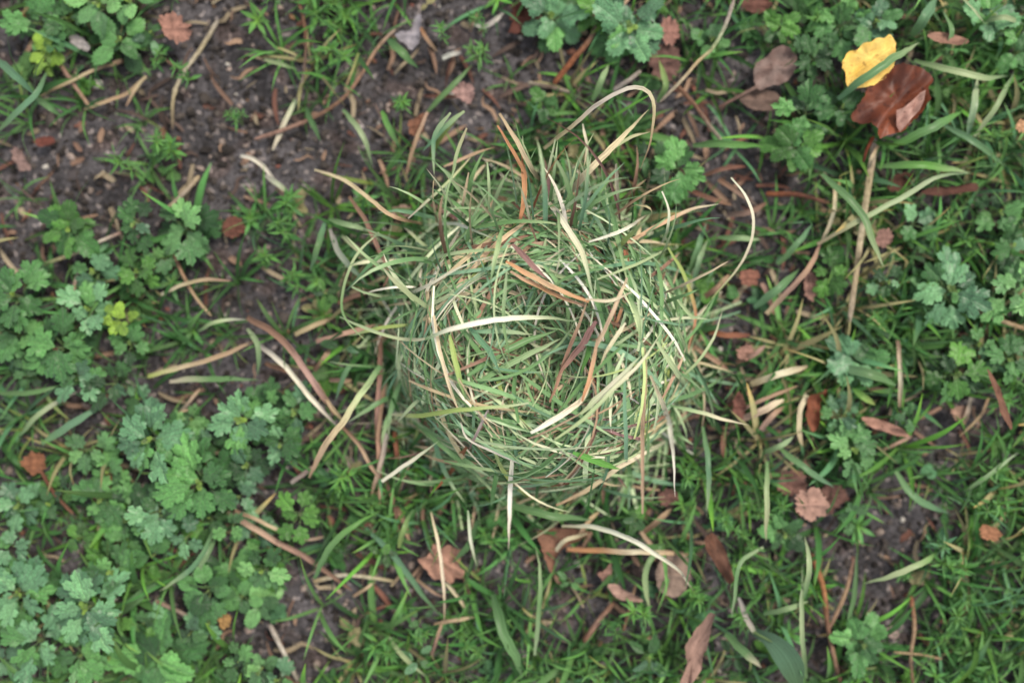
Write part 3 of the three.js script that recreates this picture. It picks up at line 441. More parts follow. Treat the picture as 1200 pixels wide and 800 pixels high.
straw('pale tan straw', 'tan straw', 6, [[508, 732], [530, 727], [556, 723]], 12); straw('pinkish straw', 'pink tan', 5, [[506, 768], [512, 748], [520, 726]], 11); straw('pale split straw', 'cream straw', 6, [[522, 682], [535, 698], [546, 714]], 13); straw('tan straw', 'tan pink', 6, [[488, 678], [505, 692], [520, 700]], 11);
straw('', 'cream white white cream', 8, [[658, 616, 16], [700, 618, 26], [735, 630, 34], [766, 648, 34], [795, 668, 28], [813, 692, 16]], 26, { label: 'white arched straw with a pointed tip, below the grass mound', base: 0.5, tip: 0.06, fall: 0.5, seg: 26 });
straw('', 'orange orange cream tan tan', 9, [[664, 643], [700, 645], [760, 647], [819, 650]], 14, { label: 'straight straw, orange at one end, lying under the white arched straw' }); straw('small pale arched straw', 'cream straw', 7, [[651, 646], [663, 633], [690, 625]], 17);
stick('brown stick', 'brown pink brown', 9, [[684, 752], [700, 729], [719, 706]], 9, { name: 'dry_stick', cat: 'stick' }); stick('thin brown stem', 'brown tan', 5, [[730, 740], [738, 712], [745, 685]], 10);
stick('', 'rust orange brown tan brown', 8, [[951, 648], [965, 688], [970, 732], [978, 770], [986, 802]], 10, { name: 'dry_stick', cat: 'stick', label: 'longer rust-coloured stick of the two that meet on the dark soil', own: 'the rusty forked sticks' }); stick('', 'pink tan pink', 7, [[1003, 652], [992, 692], [980, 720], [970, 739]], 12, { name: 'dry_stick', cat: 'stick', label: 'pinkish tan stick meeting the rust-coloured stick on the dark soil', own: 'the rusty forked sticks' });
stick('tan and rust stick', 'rust tan tan brown', 6, [[1068, 698], [1072, 735], [1068, 766], [1070, 802]], 11, { name: 'dry_stick', cat: 'stick' }); stick('thin level tan stem', 'straw tan', 4, [[1048, 764], [1080, 767], [1104, 772]], 14);
stick('', 'grey straw cream straw grey', 10, [[1026, 163], [1020, 205], [1012, 258], [1004, 318], [996, 377]], 16, { flat: 0.55, label: 'long thick pale stalk running down from the glossy brown leaf', own: 'the long pale stalk' });
stick('', 'grey grey pale straw cream grey', 6, [[860, 0], [850, 30], [834, 58], [820, 70], [800, 93], [774, 119]], 24, { label: 'long thin pale stalk from the top edge down to the mound top' });
straw('pale stem', 'straw cream straw', 6, [[979, 214], [978, 245], [970, 270], [958, 292]], 17); straw('pinkish tan straw', 'straw pink tan pink', 9, [[898, 368], [924, 341], [950, 311], [962, 284]], 20); blade('long pale green blade', 'straw pale pale green', 8, [[958, 286], [1000, 262], [1060, 230], [1100, 207], [1136, 203]], 28);
straw('', 'tan cream tan', 7, [[1053, 398], [1056, 440], [1055, 487]], 14, { label: 'upright tan stick of two crossing right of the mound, beside dark soil' }); straw('short level tan straw', 'tan straw', 6, [[1018, 455], [1054, 457]], 12); straw('tan straw', 'tan pink', 6, [[1036, 527], [1052, 519], [1070, 511]], 11);
stick('tan stick', 'pink straw tan', 8, [[1142, 362], [1170, 374], [1203, 386]], 13, { name: 'dry_stick', cat: 'stick' }); straw('tan bent stem', 'tan straw', 5, [[1160, 465], [1149, 488], [1125, 511]], 15); straw('pale short straw', 'grey tan', 7, [[1139, 465], [1135, 482], [1129, 500]], 13);
straw('pale curl of straw', 'cream straw straw', 9, [[946, 462], [938, 482], [937, 505], [941, 522]], 17); straw('broad pale yellow straw', 'straw cream straw', 11, [[880, 450], [912, 439], [947, 429]], 20, { fold: 0.6 }); straw('broad pale pink straw', 'pink cream', 11, [[868, 492], [895, 480], [919, 468]], 16); straw('thin pinkish straw', 'pink tan', 6, [[860, 485], [895, 468], [935, 452]], 17);
stick('reddish level stem', 'rust redbrown brown', 8, [[898, 227], [935, 228], [972, 238]], 9, { name: 'thin_twig', cat: 'twig' }); stick('rusty lower twig', 'brown brown grey', 7, [[790, 97], [812, 120], [830, 145], [846, 165]], 11, { name: 'thin_twig', cat: 'twig' });
stick('', 'rust rust brown grey', 9, [[649, 98], [672, 69], [692, 45], [700, 27]], 11, { name: 'thin_twig', cat: 'twig', label: 'short rust-coloured twig with a pale upper end between two leafy herbs', own: 'the rusty twig' }); stick('grey twig', 'grey dim grey', 7, [[619, 97], [645, 102], [670, 108]], 9, { name: 'thin_twig', cat: 'twig' }); stick('pale grey twig', 'grey grey', 7, [[719, 106], [735, 95], [751, 83]], 16, { name: 'thin_twig', cat: 'twig' });
straw('tan flat straw', 'pink tan', 6, [[716, 20], [728, 8], [740, -5]], 12); straw('orange tiny straw', 'orange tan', 6, [[492, 32], [500, 45], [512, 60]], 9); straw('pale speck of straw', 'white grey', 8, [[518, 68], [530, 63], [540, 60]], 7); straw('white bent straw', 'white grey white', 8, [[555, 27], [570, 30], [590, 15]], 8);
straw('brown flat straw', 'pink brown', 8, [[1028, 14], [1042, 16], [1075, 21]], 12); straw('grey-tan thin straw', 'grey straw', 4, [[1076, 40], [1085, 28], [1092, 16]], 20); straw('pale thin straw', 'tan straw grey', 5, [[1030, 170], [1022, 185], [1018, 202]], 22); straw('reddish straw', 'rust brown', 7, [[1020, 100], [1010, 130], [1004, 140]], 3);
for (const [x, y, a, L, c] of [[855, 390, 0.1, 50, 'rust redbrown'], [880, 415, -0.5, 40, 'brown pink'], [900, 350, 1.2, 40, 'pink brown'], [835, 420, 0.6, 44, 'tan brown'], [870, 465, -0.6, 50, 'redbrown brown'], [905, 490, -0.8, 40, 'pink tan'], [850, 520, 1.5, 40, 'redbrown brown'], [840, 335, -0.7, 40, 'brown tan'], [830, 230, 0.35, 60, 'redbrown brown'], [865, 225, 0.6, 55, 'brown dim'], [875, 245, -0.3, 50, 'dim brown'], [850, 200, -0.2, 50, 'brown redbrown'], [760, 640, 1.1, 40, 'tan pink'], [705, 560, 1.5, 60, 'tan brown'], [690, 615, -0.9, 40, 'tan straw'], [470, 610, 1.2, 50, 'brown tan'], [770, 610, -0.7, 45, 'brown tan'], [800, 440, 0.9, 60, 'pale straw']])
  straw('reddish brown straw', c, R(7, 10), [[x - Math.cos(a) * L / 2, y - Math.sin(a) * L / 2], [x + R(-4, 4), y + R(-4, 4)], [x + Math.cos(a) * L / 2, y + Math.sin(a) * L / 2]], R(8, 16));
// single green blades
blade('blue-green crossing blade', 'blue blue', 12, [[-4, 68], [18, 90], [42, 113]], 26); blade('green bent blade', 'green blue green', 10, [[-2, 152], [20, 130], [40, 111], [58, 78]], 22); blade('green blade', 'green green', 9, [[42, 115], [58, 126], [74, 138]], 18);
blade('level pale green blade', 'green green', 8, [[-2, 461], [42, 459], [78, 449]], 18); blade('pale thin blade', 'green pale grey', 8, [[22, 510], [46, 485], [92, 457]], 16); blade('blue-green wide blade', 'green blue blue', 11, [[48, 520], [85, 496], [128, 470]], 20); blade('thin upright blade', 'green yellowgreen', 6, [[50, 455], [62, 475], [82, 493]], 14);
blade('double green blade', 'green blue pale', 8, [[250, 618], [238, 648], [222, 668], [186, 693]], 24); blade('green blade', 'green pale', 7, [[254, 625], [240, 655], [212, 690]], 21); blade('dark wide blade', 'deep green deep', 15, [[140, 720], [160, 700], [190, 678]], 14);
blade('long green blade', 'green green bright', 9, [[368, 678], [386, 642], [414, 616], [444, 599]], 26); blade('yellowish blade', 'yellowgreen green', 8, [[467, 642], [473, 620], [484, 596]], 24); blade('dark slanting blade', 'blue blue green', 10, [[428, 618], [460, 650], [490, 690], [518, 724]], 15); blade('pale pointed blade', 'pale pale pale', 8, [[456, 747], [475, 772], [500, 793]], 16);
blade('bright pointed blade', 'deep green green', 15, [[578, 696], [588, 735], [603, 768], [612, 794]], 22); blade('thin drooping pale blade', 'pale green pale', 7, [[627, 768], [631, 722], [633, 672], [628, 640]], 24); blade('dark green blade', 'deep green', 9, [[560, 610], [548, 640], [530, 660]], 20); blade('arching green blade', 'green green', 11, [[588, 588], [640, 603], [695, 609]], 30);
blade('green bent blade', 'green pale', 9, [[775, 640], [757, 668], [762, 718]], 18); blade('pale crook of grass', 'pale green pale', 7, [[895, 641], [868, 660], [861, 700], [858, 724]], 26); blade('grey-green blade', 'grey grey pale', 8, [[866, 700], [878, 730], [892, 752]], 16); blade('green wide blade with a pale tip', 'green green cream', 13, [[850, 742], [872, 762], [893, 782]], 18);
blade('pale upright blade', 'green pale pale', 8, [[943, 700], [949, 660], [944, 628]], 30); blade('green level blade', 'green pale', 8, [[895, 720], [925, 712], [948, 704]], 24); blade('slim upright blade', 'green pale green', 7, [[946, 795], [940, 740], [941, 660]], 26); blade('tall pale blade', 'green pale straw', 8, [[899, 540], [899, 580], [898, 635]], 28); blade('blue-green tall blade', 'green blue pale', 9, [[824, 500], [831, 550], [828, 606]], 26);
blade('bright pale-tipped blade', 'bright pale pale', 9, [[1100, 648], [1080, 660], [1050, 673], [1012, 684]], 22); blade('thin dark blade', 'green deep', 7, [[990, 745], [1000, 705], [1006, 640]], 16); blade('green blade', 'green pale', 8, [[1132, 576], [1160, 556], [1194, 530]], 22); blade('blue-green bent blade', 'green blue', 11, [[1050, 552], [1072, 582], [1114, 602]], 16);
blade('slanting blue-green blade', 'green blue', 10, [[913, 524], [946, 550], [978, 571]], 22); blade('pale green blade', 'green pale', 8, [[893, 532], [915, 522], [932, 510]], 20); blade('broad pointed blade', 'blue green green', 15, [[985, 432], [1020, 437], [1052, 451]], 20); blade('yellow-green short blade', 'bright yellowgreen', 10, [[1000, 455], [1012, 465], [1026, 475]], 18);
blade('wide green blade', 'bright green bright', 13, [[1043, 173], [1090, 151], [1130, 129]], 26); blade('green blade', 'green pale green', 10, [[1072, 70], [1115, 82], [1150, 90], [1182, 89]], 26); blade('blade lying across the yellow leaf', 'blue green pale', 12, [[982, 116], [1012, 92], [1045, 70], [1078, 50]], 34, { label: 'broad blue-green blade lying across the yellow leaf' });
blade('very broad blade', 'green blue blue', 15, [[1068, 42], [1084, 20], [1098, -4]], 24); blade('green blade', 'green green', 10, [[1110, 65], [1116, 35], [1104, 10]], 24); blade('thin pale blade', 'pale pale', 5, [[1128, -3], [1142, 12], [1154, 27]], 30); blade('bowed green blade', 'green pale green', 8, [[1148, 26], [1174, 20], [1203, 29]], 26); blade('pale blade', 'pale green', 8, [[1142, 160], [1168, 125], [1189, 84]], 26); blade('broad pale blade', 'blue pale', 13, [[1135, 158], [1142, 125], [1147, 90]], 22); blade('blue-green blade', 'blue green', 9, [[1104, 145], [1140, 165], [1180, 195]], 22); blade('long level green blade', 'green bright pale', 11, [[1028, 195], [1075, 192], [1138, 203]], 24);
blade('green bent blade', 'green green pale', 12, [[964, 203], [992, 230], [1012, 252], [1022, 280], [1036, 314]], 30); blade('straight green blade', 'green bright', 11, [[812, 170], [850, 168], [896, 172]], 24); blade('slim green blade', 'green pale', 9, [[694, 118], [706, 92], [714, 76]], 20); blade('green blade', 'green blue', 9, [[808, 320], [818, 290], [828, 260]], 22); blade('blue-green blade', 'blue pale', 8, [[812, 332], [820, 305], [830, 280]], 20); blade('level green blade', 'green pale', 9, [[842, 278], [868, 279], [892, 281]], 18); blade('broad green blade', 'blue green', 12, [[884, 360], [910, 340], [938, 315]], 22); blade('green blade', 'green blue', 9, [[912, 310], [935, 285], [952, 262]], 20); blade('yellow-green blade', 'green yellowgreen', 9, [[770, 120], [780, 100], [772, 70]], 20);
blade('green level blade', 'pale green', 7, [[309, 70], [330, 75], [348, 81]], 14); blade('dark green blade', 'deep green deep', 13, [[455, 45], [470, 60], [490, 80]], 16); blade('green slanting blade', 'green pale green', 8, [[402, 128], [425, 158], [437, 195]], 18); blade('green short blade', 'bright green', 9, [[447, 130], [456, 150], [470, 175]], 18); blade('dark blade', 'deep green', 9, [[358, 125], [366, 145], [376, 165]], 12); blade('blue-green blade', 'blue green blue', 9, [[380, 260], [372, 290], [363, 318]], 26); blade('greyish blade', 'grey blue', 9, [[386, 268], [400, 300], [432, 335]], 24); blade('pale blade', 'pale straw', 8, [[400, 276], [420, 292], [432, 305]], 26); blade('green blade', 'green pale', 8, [[385, 256], [410, 264], [440, 272]], 26); blade('pale blade', 'grey pale', 8, [[310, 205], [325, 215], [342, 230]], 14); blade('green blade', 'green blue', 8, [[520, 432], [516, 430], [500, 470]].map(([x, y]) => [x - 108, y]), 26); blade('curved pale blade', 'green pale grey', 6, [[232, 388], [255, 376], [290, 374]], 18); blade('drooping pale blade', 'pale green', 8, [[289, 385], [302, 405], [302, 440]], 20);

// dead leaves, from their outlines; colour, curl, tilt
function deadLeaf(name, label, cat, outline, col, o = {}) {
  const c = mean(outline), h = (o.h ?? 8) / 1000, base = at(c[0], c[1], h), z = rnd() * 60, f = PX * (H - h) / H, turn = o.turn ?? 0;
  const dense = []; const cv = new THREE.CatmullRomCurve3(outline.map(([x, y]) => V((x - c[0]) * f, 0, (y - c[1]) * f)), true, 'catmullrom', o.soft ?? 0.5);
  const n = o.n ?? 72, size = Math.max(...outline.map(([x, y]) => Math.hypot(x - c[0], y - c[1]))) * f;
  for (let i = 0; i < n; i++) { const p = cv.getPointAt(i / n), q = 1 + (o.ragged ?? (size < 0.011 ? 0.16 : 0.04)) * (N(i * 0.9, z) + 1.2 * N(i * 0.31, z + 9)) * 1.4; dense.push([(p.x * Math.cos(turn) - p.z * Math.sin(turn)) * q, (p.x * Math.sin(turn) + p.z * Math.cos(turn)) * q]); }
  const c0 = COL[col] ?? col, c1 = o.pure ? c0 : mixc(c0, new THREE.Color().setScalar((c0.r + c0.g + c0.b) / 3), 0.16).multiplyScalar(0.86), c2 = o.col2 ?? c1.clone().multiplyScalar(0.72), curl = o.curl ?? 0.2, g = sheet(dense, 0, 0, (x, y, s) => size * (curl * (s * s) * (0.5 + 0.8 * N(x / size * 1.3 + z, y / size * 1.3)) + (o.ridge ?? 0.15) * Math.exp(-((y / size / 0.2) ** 2)) + 0.06 * N(x / size * 4, y / size * 4, z) + (o.pleat ?? 0.015) * Math.sin(Math.atan2(y, x) * 9 + 1.5 * N(x / size * 2, y / size * 2)) * s), (x, y, s) => mixc(c1, c2, clamp(0.35 + 0.9 * N(x / size * 2.6, y / size * 2.6, z) + 0.3 * N(x / size * 9, y / size * 9, z), 0, 1)), 7);
  const root = thing(name, base, label, cat, 'dead leaves'); root.rotation.y = turn;
  root.rotation.order = 'YXZ'; part('leaf_blade', g, o.mat ?? M.dead, root);
  if (o.stem) { const P = o.stem.map(([x, y]) => { const p = at(x, y, h + 0.001).sub(base); return V(p.x * Math.cos(turn) - p.z * Math.sin(turn), p.y, p.x * Math.sin(turn) + p.z * Math.cos(turn)); }); part('leaf_stalk', stalk(P, 0.0011, [c1.clone().multiplyScalar(1.1), c2], { seg: 10 }), M.wood, root); }
  return root;
}
deadLeaf('fallen_leaf', 'bright yellow scalloped leaf half under the glossy brown leaf', 'leaf', [[985, 84], [987, 70], [994, 62], [1003, 60], [1010, 53], [1020, 50], [1026, 46], [1035, 46], [1042, 41], [1047, 52], [1048, 66], [1044, 82], [1034, 94], [1018, 102], [1003, 104], [991, 102]], C(250, 214, 120, 0.58), { h: 26, col2: C(244, 196, 92, 0.54), curl: 0.22, ragged: 0.03, turn: 0.6, pure: 1 });
{
  const g = deadLeaf('fallen_leaf', 'glossy dark reddish-brown leaf with a pale upturned edge', 'leaf', [[1000, 142], [1004, 126], [1012, 110], [1024, 98], [1036, 90], [1048, 78], [1062, 77], [1074, 84], [1083, 91], [1089, 97], [1083, 106], [1083, 118], [1077, 132], [1069, 141], [1060, 150], [1048, 158], [1036, 160], [1026, 164], [1020, 152]], C(146, 76, 46, 0.44), { h: 22, col2: C(84, 40, 28, 0.42), curl: 0.34, mat: M.glossy, turn: 0.9, pure: 1, ragged: 0.05, pleat: 0.018, stem: [[1024, 160], [1016, 176], [1012, 190]] });
  const c = mean([[1047, 140]]), p = [[1046, 132], [1056, 128], [1066, 120], [1076, 110], [1081, 108], [1080, 120], [1073, 132], [1066, 140], [1058, 149], [1052, 157], [1050, 148]];
  const b = g.position, o = p.map(([x, y]) => { const q = at(x, y, 0.027).sub(b), t = 0.9; return [q.x * Math.cos(t) - q.z * Math.sin(t), q.x * Math.sin(t) + q.z * Math.cos(t)]; }), m = mean(o);
  const fold = part('upturned_edge', sheet(o, m[0], m[1], (x, y, s) => 0.0085 + 0.006 * s * N(x * 170, y * 170), (x, y) => mixc(C(206, 166, 152, 0.52), C(150, 104, 92, 0.5), clamp(0.45 + 0.9 * N(x * 260, y * 260), 0, 1)), 4), M.dead, g); fold.userData.label = 'pale pinkish underside folded over';
}
const LF = (label, pts, col, o = {}) => deadLeaf('fallen_leaf', label, 'leaf', pts, COL[col] ?? col, o);
LF('round pinkish-brown dead leaf at the top edge beside green herbs', [[190, 20], [200, 16], [212, 20], [216, 28], [225, 30], [224, 42], [214, 50], [202, 48], [193, 40], [189, 30]], C(196, 138, 116), { h: 15, curl: 0.3 });
LF('pinkish grey dead leaf with holes and a pale stalk', [[884, 76], [898, 68], [906, 58], [922, 56], [932, 66], [930, 82], [922, 96], [904, 102], [888, 106], [884, 92]], C(158, 132, 122), { h: 12, stem: [[890, 100], [868, 112], [842, 126]], col2: C(120, 92, 84) });
LF('brown lower lobe of dead leaf tucked under the pinkish holed one', [[864, 116], [876, 106], [896, 104], [912, 112], [914, 126], [898, 130], [880, 128]], C(140, 112, 98), { h: 8 });
LF('grey papery flake of dead leaf on bare soil', [[464, 44], [472, 38], [482, 36], [486, 22], [494, 20], [492, 44], [490, 54], [482, 61], [476, 54]], C(184, 176, 184), { h: 8, curl: 0.4 });
LF('pale pink curled leaf scrap on bare soil', [[529, 106], [540, 98], [552, 100], [556, 112], [550, 122], [538, 116]], C(206, 160, 150), { h: 9, curl: 0.5 });
LF('rust leaf scrap beside the curved tan stem', [[478, 146], [486, 138], [496, 134], [498, 146], [494, 156], [484, 160]], 'rust', { h: 8 });
LF('dark rust-brown leaf at the top edge left of a leafy herb', [[598, 12], [610, 2], [626, 4], [634, 18], [632, 34], [614, 40], [600, 36]], C(112, 58, 42), { h: 6 });
LF('lobed pink-tan oak-like leaf below the grass mound', [[489, 654], [500, 650], [505, 643], [508, 636], [517, 642], [526, 638], [534, 642], [543, 643], [540, 655], [537, 661], [545, 667], [543, 677], [534, 676], [530, 684], [518, 678], [508, 678], [502, 668], [496, 662]], C(208, 152, 124), { h: 9, soft: 0.35, curl: 0.2, turn: -0.4 });
LF('rounded pale tan leaf under the tip of the white arched straw', [[770, 662], [782, 650], [800, 646], [808, 660], [807, 680], [800, 694], [786, 699], [773, 692], [768, 678]], C(184, 154, 134), { h: 9 });
LF('brown triangular leaf under the foot of the grass mound', [[630, 622], [650, 618], [690, 622], [678, 632], [660, 640], [652, 652], [646, 670], [640, 656], [634, 640]], C(160, 110, 82), { h: 8 });
LF('pink-tan pointed leaf scrap beside bare soil below the arched straw', [[712, 686], [722, 684], [732, 690], [744, 696], [754, 703], [740, 704], [724, 700]], C(206, 162, 142), { h: 10 });
LF('small tan leaf scrap above the pointed scrap', [[700, 672], [708, 668], [716, 660], [716, 674], [710, 682]], C(176, 130, 112), { h: 8 });
LF('torn tan elongated dead leaf at the bottom edge', [[834, 714], [830, 730], [828, 750], [822, 764], [820, 782], [808, 792], [800, 808], [790, 806], [796, 786], [802, 770], [800, 754], [808, 742], [818, 730], [826, 718]], C(190, 148, 130), { h: 14, soft: 0.3, ragged: 0.06, curl: 0.35, turn: 1.1 });
LF('dark brown curled leaf standing among small green plants', [[822, 626], [832, 622], [842, 632], [850, 648], [856, 670], [852, 680], [842, 668], [832, 652], [824, 640]], C(128, 84, 62), { h: 12, curl: 0.6, ridge: 0.3, turn: -1 });
LF('dusky pink leaf at the upper left of a cluster of three', [[911, 562], [918, 552], [930, 549], [942, 553], [946, 566], [938, 578], [922, 580], [913, 574]], C(166, 116, 100), { h: 8 });
LF('round pale pink-tan leaf in front of a cluster of three', [[932, 582], [942, 574], [956, 574], [967, 582], [968, 596], [960, 606], [945, 608], [935, 600]], C(210, 160, 138), { h: 15 });
LF('brown leaf behind the round pale one, beside bare soil', [[964, 572], [974, 566], [986, 570], [992, 584], [980, 596], [968, 600]], C(142, 98, 84), { h: 8 });
LF('small bright orange leaf lying on green seedlings', [[1147, 618], [1156, 615], [1168, 619], [1173, 627], [1164, 633], [1152, 630]], C(200, 134, 88), { h: 15 });
LF('rust-orange leaf scrap among sparse grass at the left edge', [[26, 542], [34, 532], [50, 531], [54, 542], [48, 552], [36, 555]], C(170, 108, 68), { h: 12 });
LF('tiny orange leaf scrap under the bluish lobed herb', [[124, 552], [132, 544], [140, 548], [138, 560], [128, 564]], C(180, 112, 62), { h: 9 });
LF('tiny yellow-orange leaf between the grey stick and herbs', [[256, 722], [264, 718], [271, 724], [268, 734], [259, 736]], C(200, 152, 80), { h: 14 });
LF('orange scrap of leaf at the right edge', [[1190, 146], [1198, 140], [1208, 142], [1206, 154], [1194, 154]], C(236, 176, 122), { h: 18 });
LF('long red-brown bark strip among grass', [[1078, 226], [1092, 220], [1112, 220], [1140, 215], [1142, 224], [1120, 228], [1096, 230]], C(128, 84, 70), { h: 12, mat: M.wood });
LF('short red-brown bark flake left of the long strip', [[1038, 216], [1048, 206], [1064, 203], [1068, 212], [1056, 222], [1044, 224]], C(132, 86, 68), { h: 11, mat: M.wood });
LF('spear-shaped pink-tan dead leaf beside dark soil', [[1008, 489], [1022, 489], [1038, 494], [1054, 502], [1066, 511], [1050, 510], [1034, 505], [1018, 500]], C(204, 148, 124), { h: 13, ridge: 0.3 });
LF('narrow brown dead leaf hanging over grass at the right edge', [[1150, 432], [1160, 442], [1168, 460], [1174, 478], [1178, 502], [1168, 488], [1162, 470], [1156, 452]], C(158, 108, 82), { h: 19, ridge: 0.3, turn: -1.2 });
LF('pale tan triangular leaf scrap above dark soil', [[1115, 482], [1124, 476], [1136, 477], [1134, 492], [1124, 495]], C(202, 156, 128), { h: 9 });
LF('rusty curled leaf behind the pale curl of straw', [[944, 466], [956, 460], [966, 456], [960, 474], [956, 500], [948, 504], [944, 486]], C(166, 92, 56), { h: 9, curl: 0.5 });
LF('dark pink leaf scrap half hidden by small green plants', [[772, 580], [784, 572], [796, 580], [790, 592], [776, 592]], C(150, 104, 90), { h: 6 });
LF('pinkish tan leaf right of the long thin pale stalk', [[775, 26], [788, 22], [796, 36], [794, 48], [782, 52], [774, 40]], C(196, 136, 118), { h: 9 });
LF('dusky brown leaf right of a leafy herb near the top', [[762, 62], [774, 52], [792, 56], [796, 76], [790, 92], [772, 94], [762, 80]], C(146, 104, 92), { h: 5 });
LF('reddish dead leaf at the top edge by the thin stalk', [[866, 4], [884, -4], [900, -2], [902, 12], [884, 16]], C(140, 88, 72), { h: 6 });
LF('small brown leaf scrap right of the pale stalk', [[1030, 270], [1042, 268], [1046, 280], [1036, 290], [1026, 282]], C(176, 128, 112), { h: 14 });
LF('narrow pinkish leaf standing under the bright lobed herb', [[944, 322], [952, 318], [958, 332], [954, 350], [946, 350], [942, 336]], C(186, 136, 118), { h: 8 });
LF('brick-coloured leaf flake at the right rim of the mound', [[868, 320], [880, 316], [890, 322], [884, 334], [870, 332]], C(176, 112, 88), { h: 10 });
LF('pink leaf flake right of the mound among litter', [[864, 410], [876, 404], [884, 410], [878, 420], [866, 420]], C(200, 146, 124), { h: 12 });
LF('reddish upright leaf flake right of the mound', [[860, 464], [870, 460], [874, 474], [870, 490], [860, 486]], C(150, 92, 76), { h: 12 });
LF('rust leaf scrap on bare soil left of the mound', [[262, 262], [270, 254], [284, 258], [286, 270], [274, 278], [262, 274]], C(140, 86, 66), { h: 6 });
LF('long red flake on soil near the left edge', [[40, 166], [50, 160], [64, 162], [62, 168], [48, 172]], C(140, 74, 58), { h: 6 });
LF('pale pink flake on soil near the left edge', [[14, 176], [24, 174], [30, 186], [36, 196], [26, 200], [18, 190]], C(176, 140, 130), { h: 6 });
LF('pale grey wrinkled flake under the pair of green leaves', [[82, 44], [92, 42], [104, 52], [102, 60], [88, 54]], C(200, 192, 188), { h: 8 });
LF('tan flake against the mound foot at upper left', [[460, 246], [472, 240], [482, 246], [476, 254], [464, 254]], C(196, 160, 136), { h: 9 });
LF('long pinkish flake lying in grass near the top right corner', [[1086, 42], [1104, 38], [1128, 46], [1132, 52], [1112, 53], [1094, 50]], C(190, 138, 112), { h: 20 });
LF('pale flake on dark soil right of the forked sticks', [[1038, 738], [1046, 734], [1054, 742], [1050, 748], [1042, 746]], C(190, 164, 152), { h: 6 });

// ---------------------------------------------------------------- living plants
function herb(px, py, r, tone, o = {}) {
  const { n = 5, kind = 'fan', h = R(10, 20), heart = true, tilt = 0.1, a0 = R(0, 6.3), look } = o;
  const toneWord = { b: 'bluish green', m: 'mid green', p: 'pale green', d: 'dark green', y: 'yellow-green', g: 'bright green' }[tone];
  const size = r > 40 ? 'large' : r > 29 ? '' : r > 21 ? 'small' : 'tiny';
  const shape = { fan: 'lobed herb', toothed: 'toothed-leaf herb', three: 'three-lobed herb', oval: 'round-leaved herb' }[kind];
  const nw = ['', 'one-leaved', 'two-leaved', 'three-leaved', 'four-leaved', 'five-leaved', 'six-leaved', 'seven-leaved'][n] ?? 'many-leaved';
  const base = at(px, py, h / 1000), root = thing(kind === 'oval' ? 'round_leaved_herb' : 'lobed_herb', V(base.x, 0, base.z), o.label ?? where([size, toneWord, shape].filter(Boolean).join(' '), px, py, o.own), 'herb', 'leafy herbs');
  const y = h / 1000, k = PX * (H - y) / H;
  part('stem', stalk([V(R(-1, 1) * 0.004, -0.002, R(-1, 1) * 0.004), V(R(-1, 1) * 0.001, y * 0.5, R(-1, 1) * 0.001), V(0, y, 0)], 0.0008, [C(120, 140, 80), C(150, 180, 90)], { seg: 6, sides: 5 }), M.grass, root);
  const nl = n < 3 ? n : n + (r > 26 ? 3 : 1);
  for (let i = 0; i < nl; i++) {
    const a = a0 + i / nl * Math.PI * 2 * (n < 3 ? 0.7 : 1) + R(-0.4, 0.4), s = r * k * R(0.64, 1.0), m = part('leaf', pick(LEAF[kind]), pick(rnd() < 0.18 && tone !== 'y' ? herbMat[tone === 'b' ? 'm' : tone === 'd' ? 'b' : 'd'] : herbMat[tone]), root);
    const off = r * k * (i % 3 ? R(0.1, 0.42) : R(0.02, 0.1)), ly = y + R(-0.004, 0.003);
    m.position.set(Math.cos(a) * off, ly, -Math.sin(a) * off);
    if (r > 25) part('leaf_stalk', stalk([V(0, y * 0.55, 0), V(Math.cos(a) * off * 0.6, lerp(y * 0.55, ly, 0.7), -Math.sin(a) * off * 0.6), V(Math.cos(a) * off, ly, -Math.sin(a) * off)], 0.00055, [C(110, 140, 80)], { seg: 4, sides: 4 }), M.grass, root);
    m.rotation.set(R(-0.5, 0.5), a, R(-0.35, 0.35) + tilt, 'YXZ'); m.scale.set(s, s * R(0.8, 1.5), s * R(0.8, 1.15));
  }
  if (r > 33) for (let i = 0; i < 3; i++) { const a = R(0, 6.3), s = r * k * R(0.7, 0.95), m = part('lower_leaf', pick(LEAF[kind]), herbMat[tone === 'b' ? 'm' : 'd'][i & 1], root); m.position.set(Math.cos(a) * 0.004, y * R(0.35, 0.6), -Math.sin(a) * 0.004); m.rotation.set(R(-0.3, 0.3), a, R(-0.2, 0.15), 'YXZ'); m.scale.set(s, s, s); }
  if (heart && r > 20 && (rnd() < 0.5 || o.label)) for (let i = 0; i < 3; i++) { const a = R(0, 6.3), s = r * k * R(0.12, 0.22), m = part('young_leaf', pick(LEAF.three), pick(herbMat.y), root); m.position.set(0, y + 0.003, 0); m.rotation.set(R(-0.3, 0.3), a, R(0.2, 0.8), 'YXZ'); m.scale.setScalar(s); }
  return root;
}
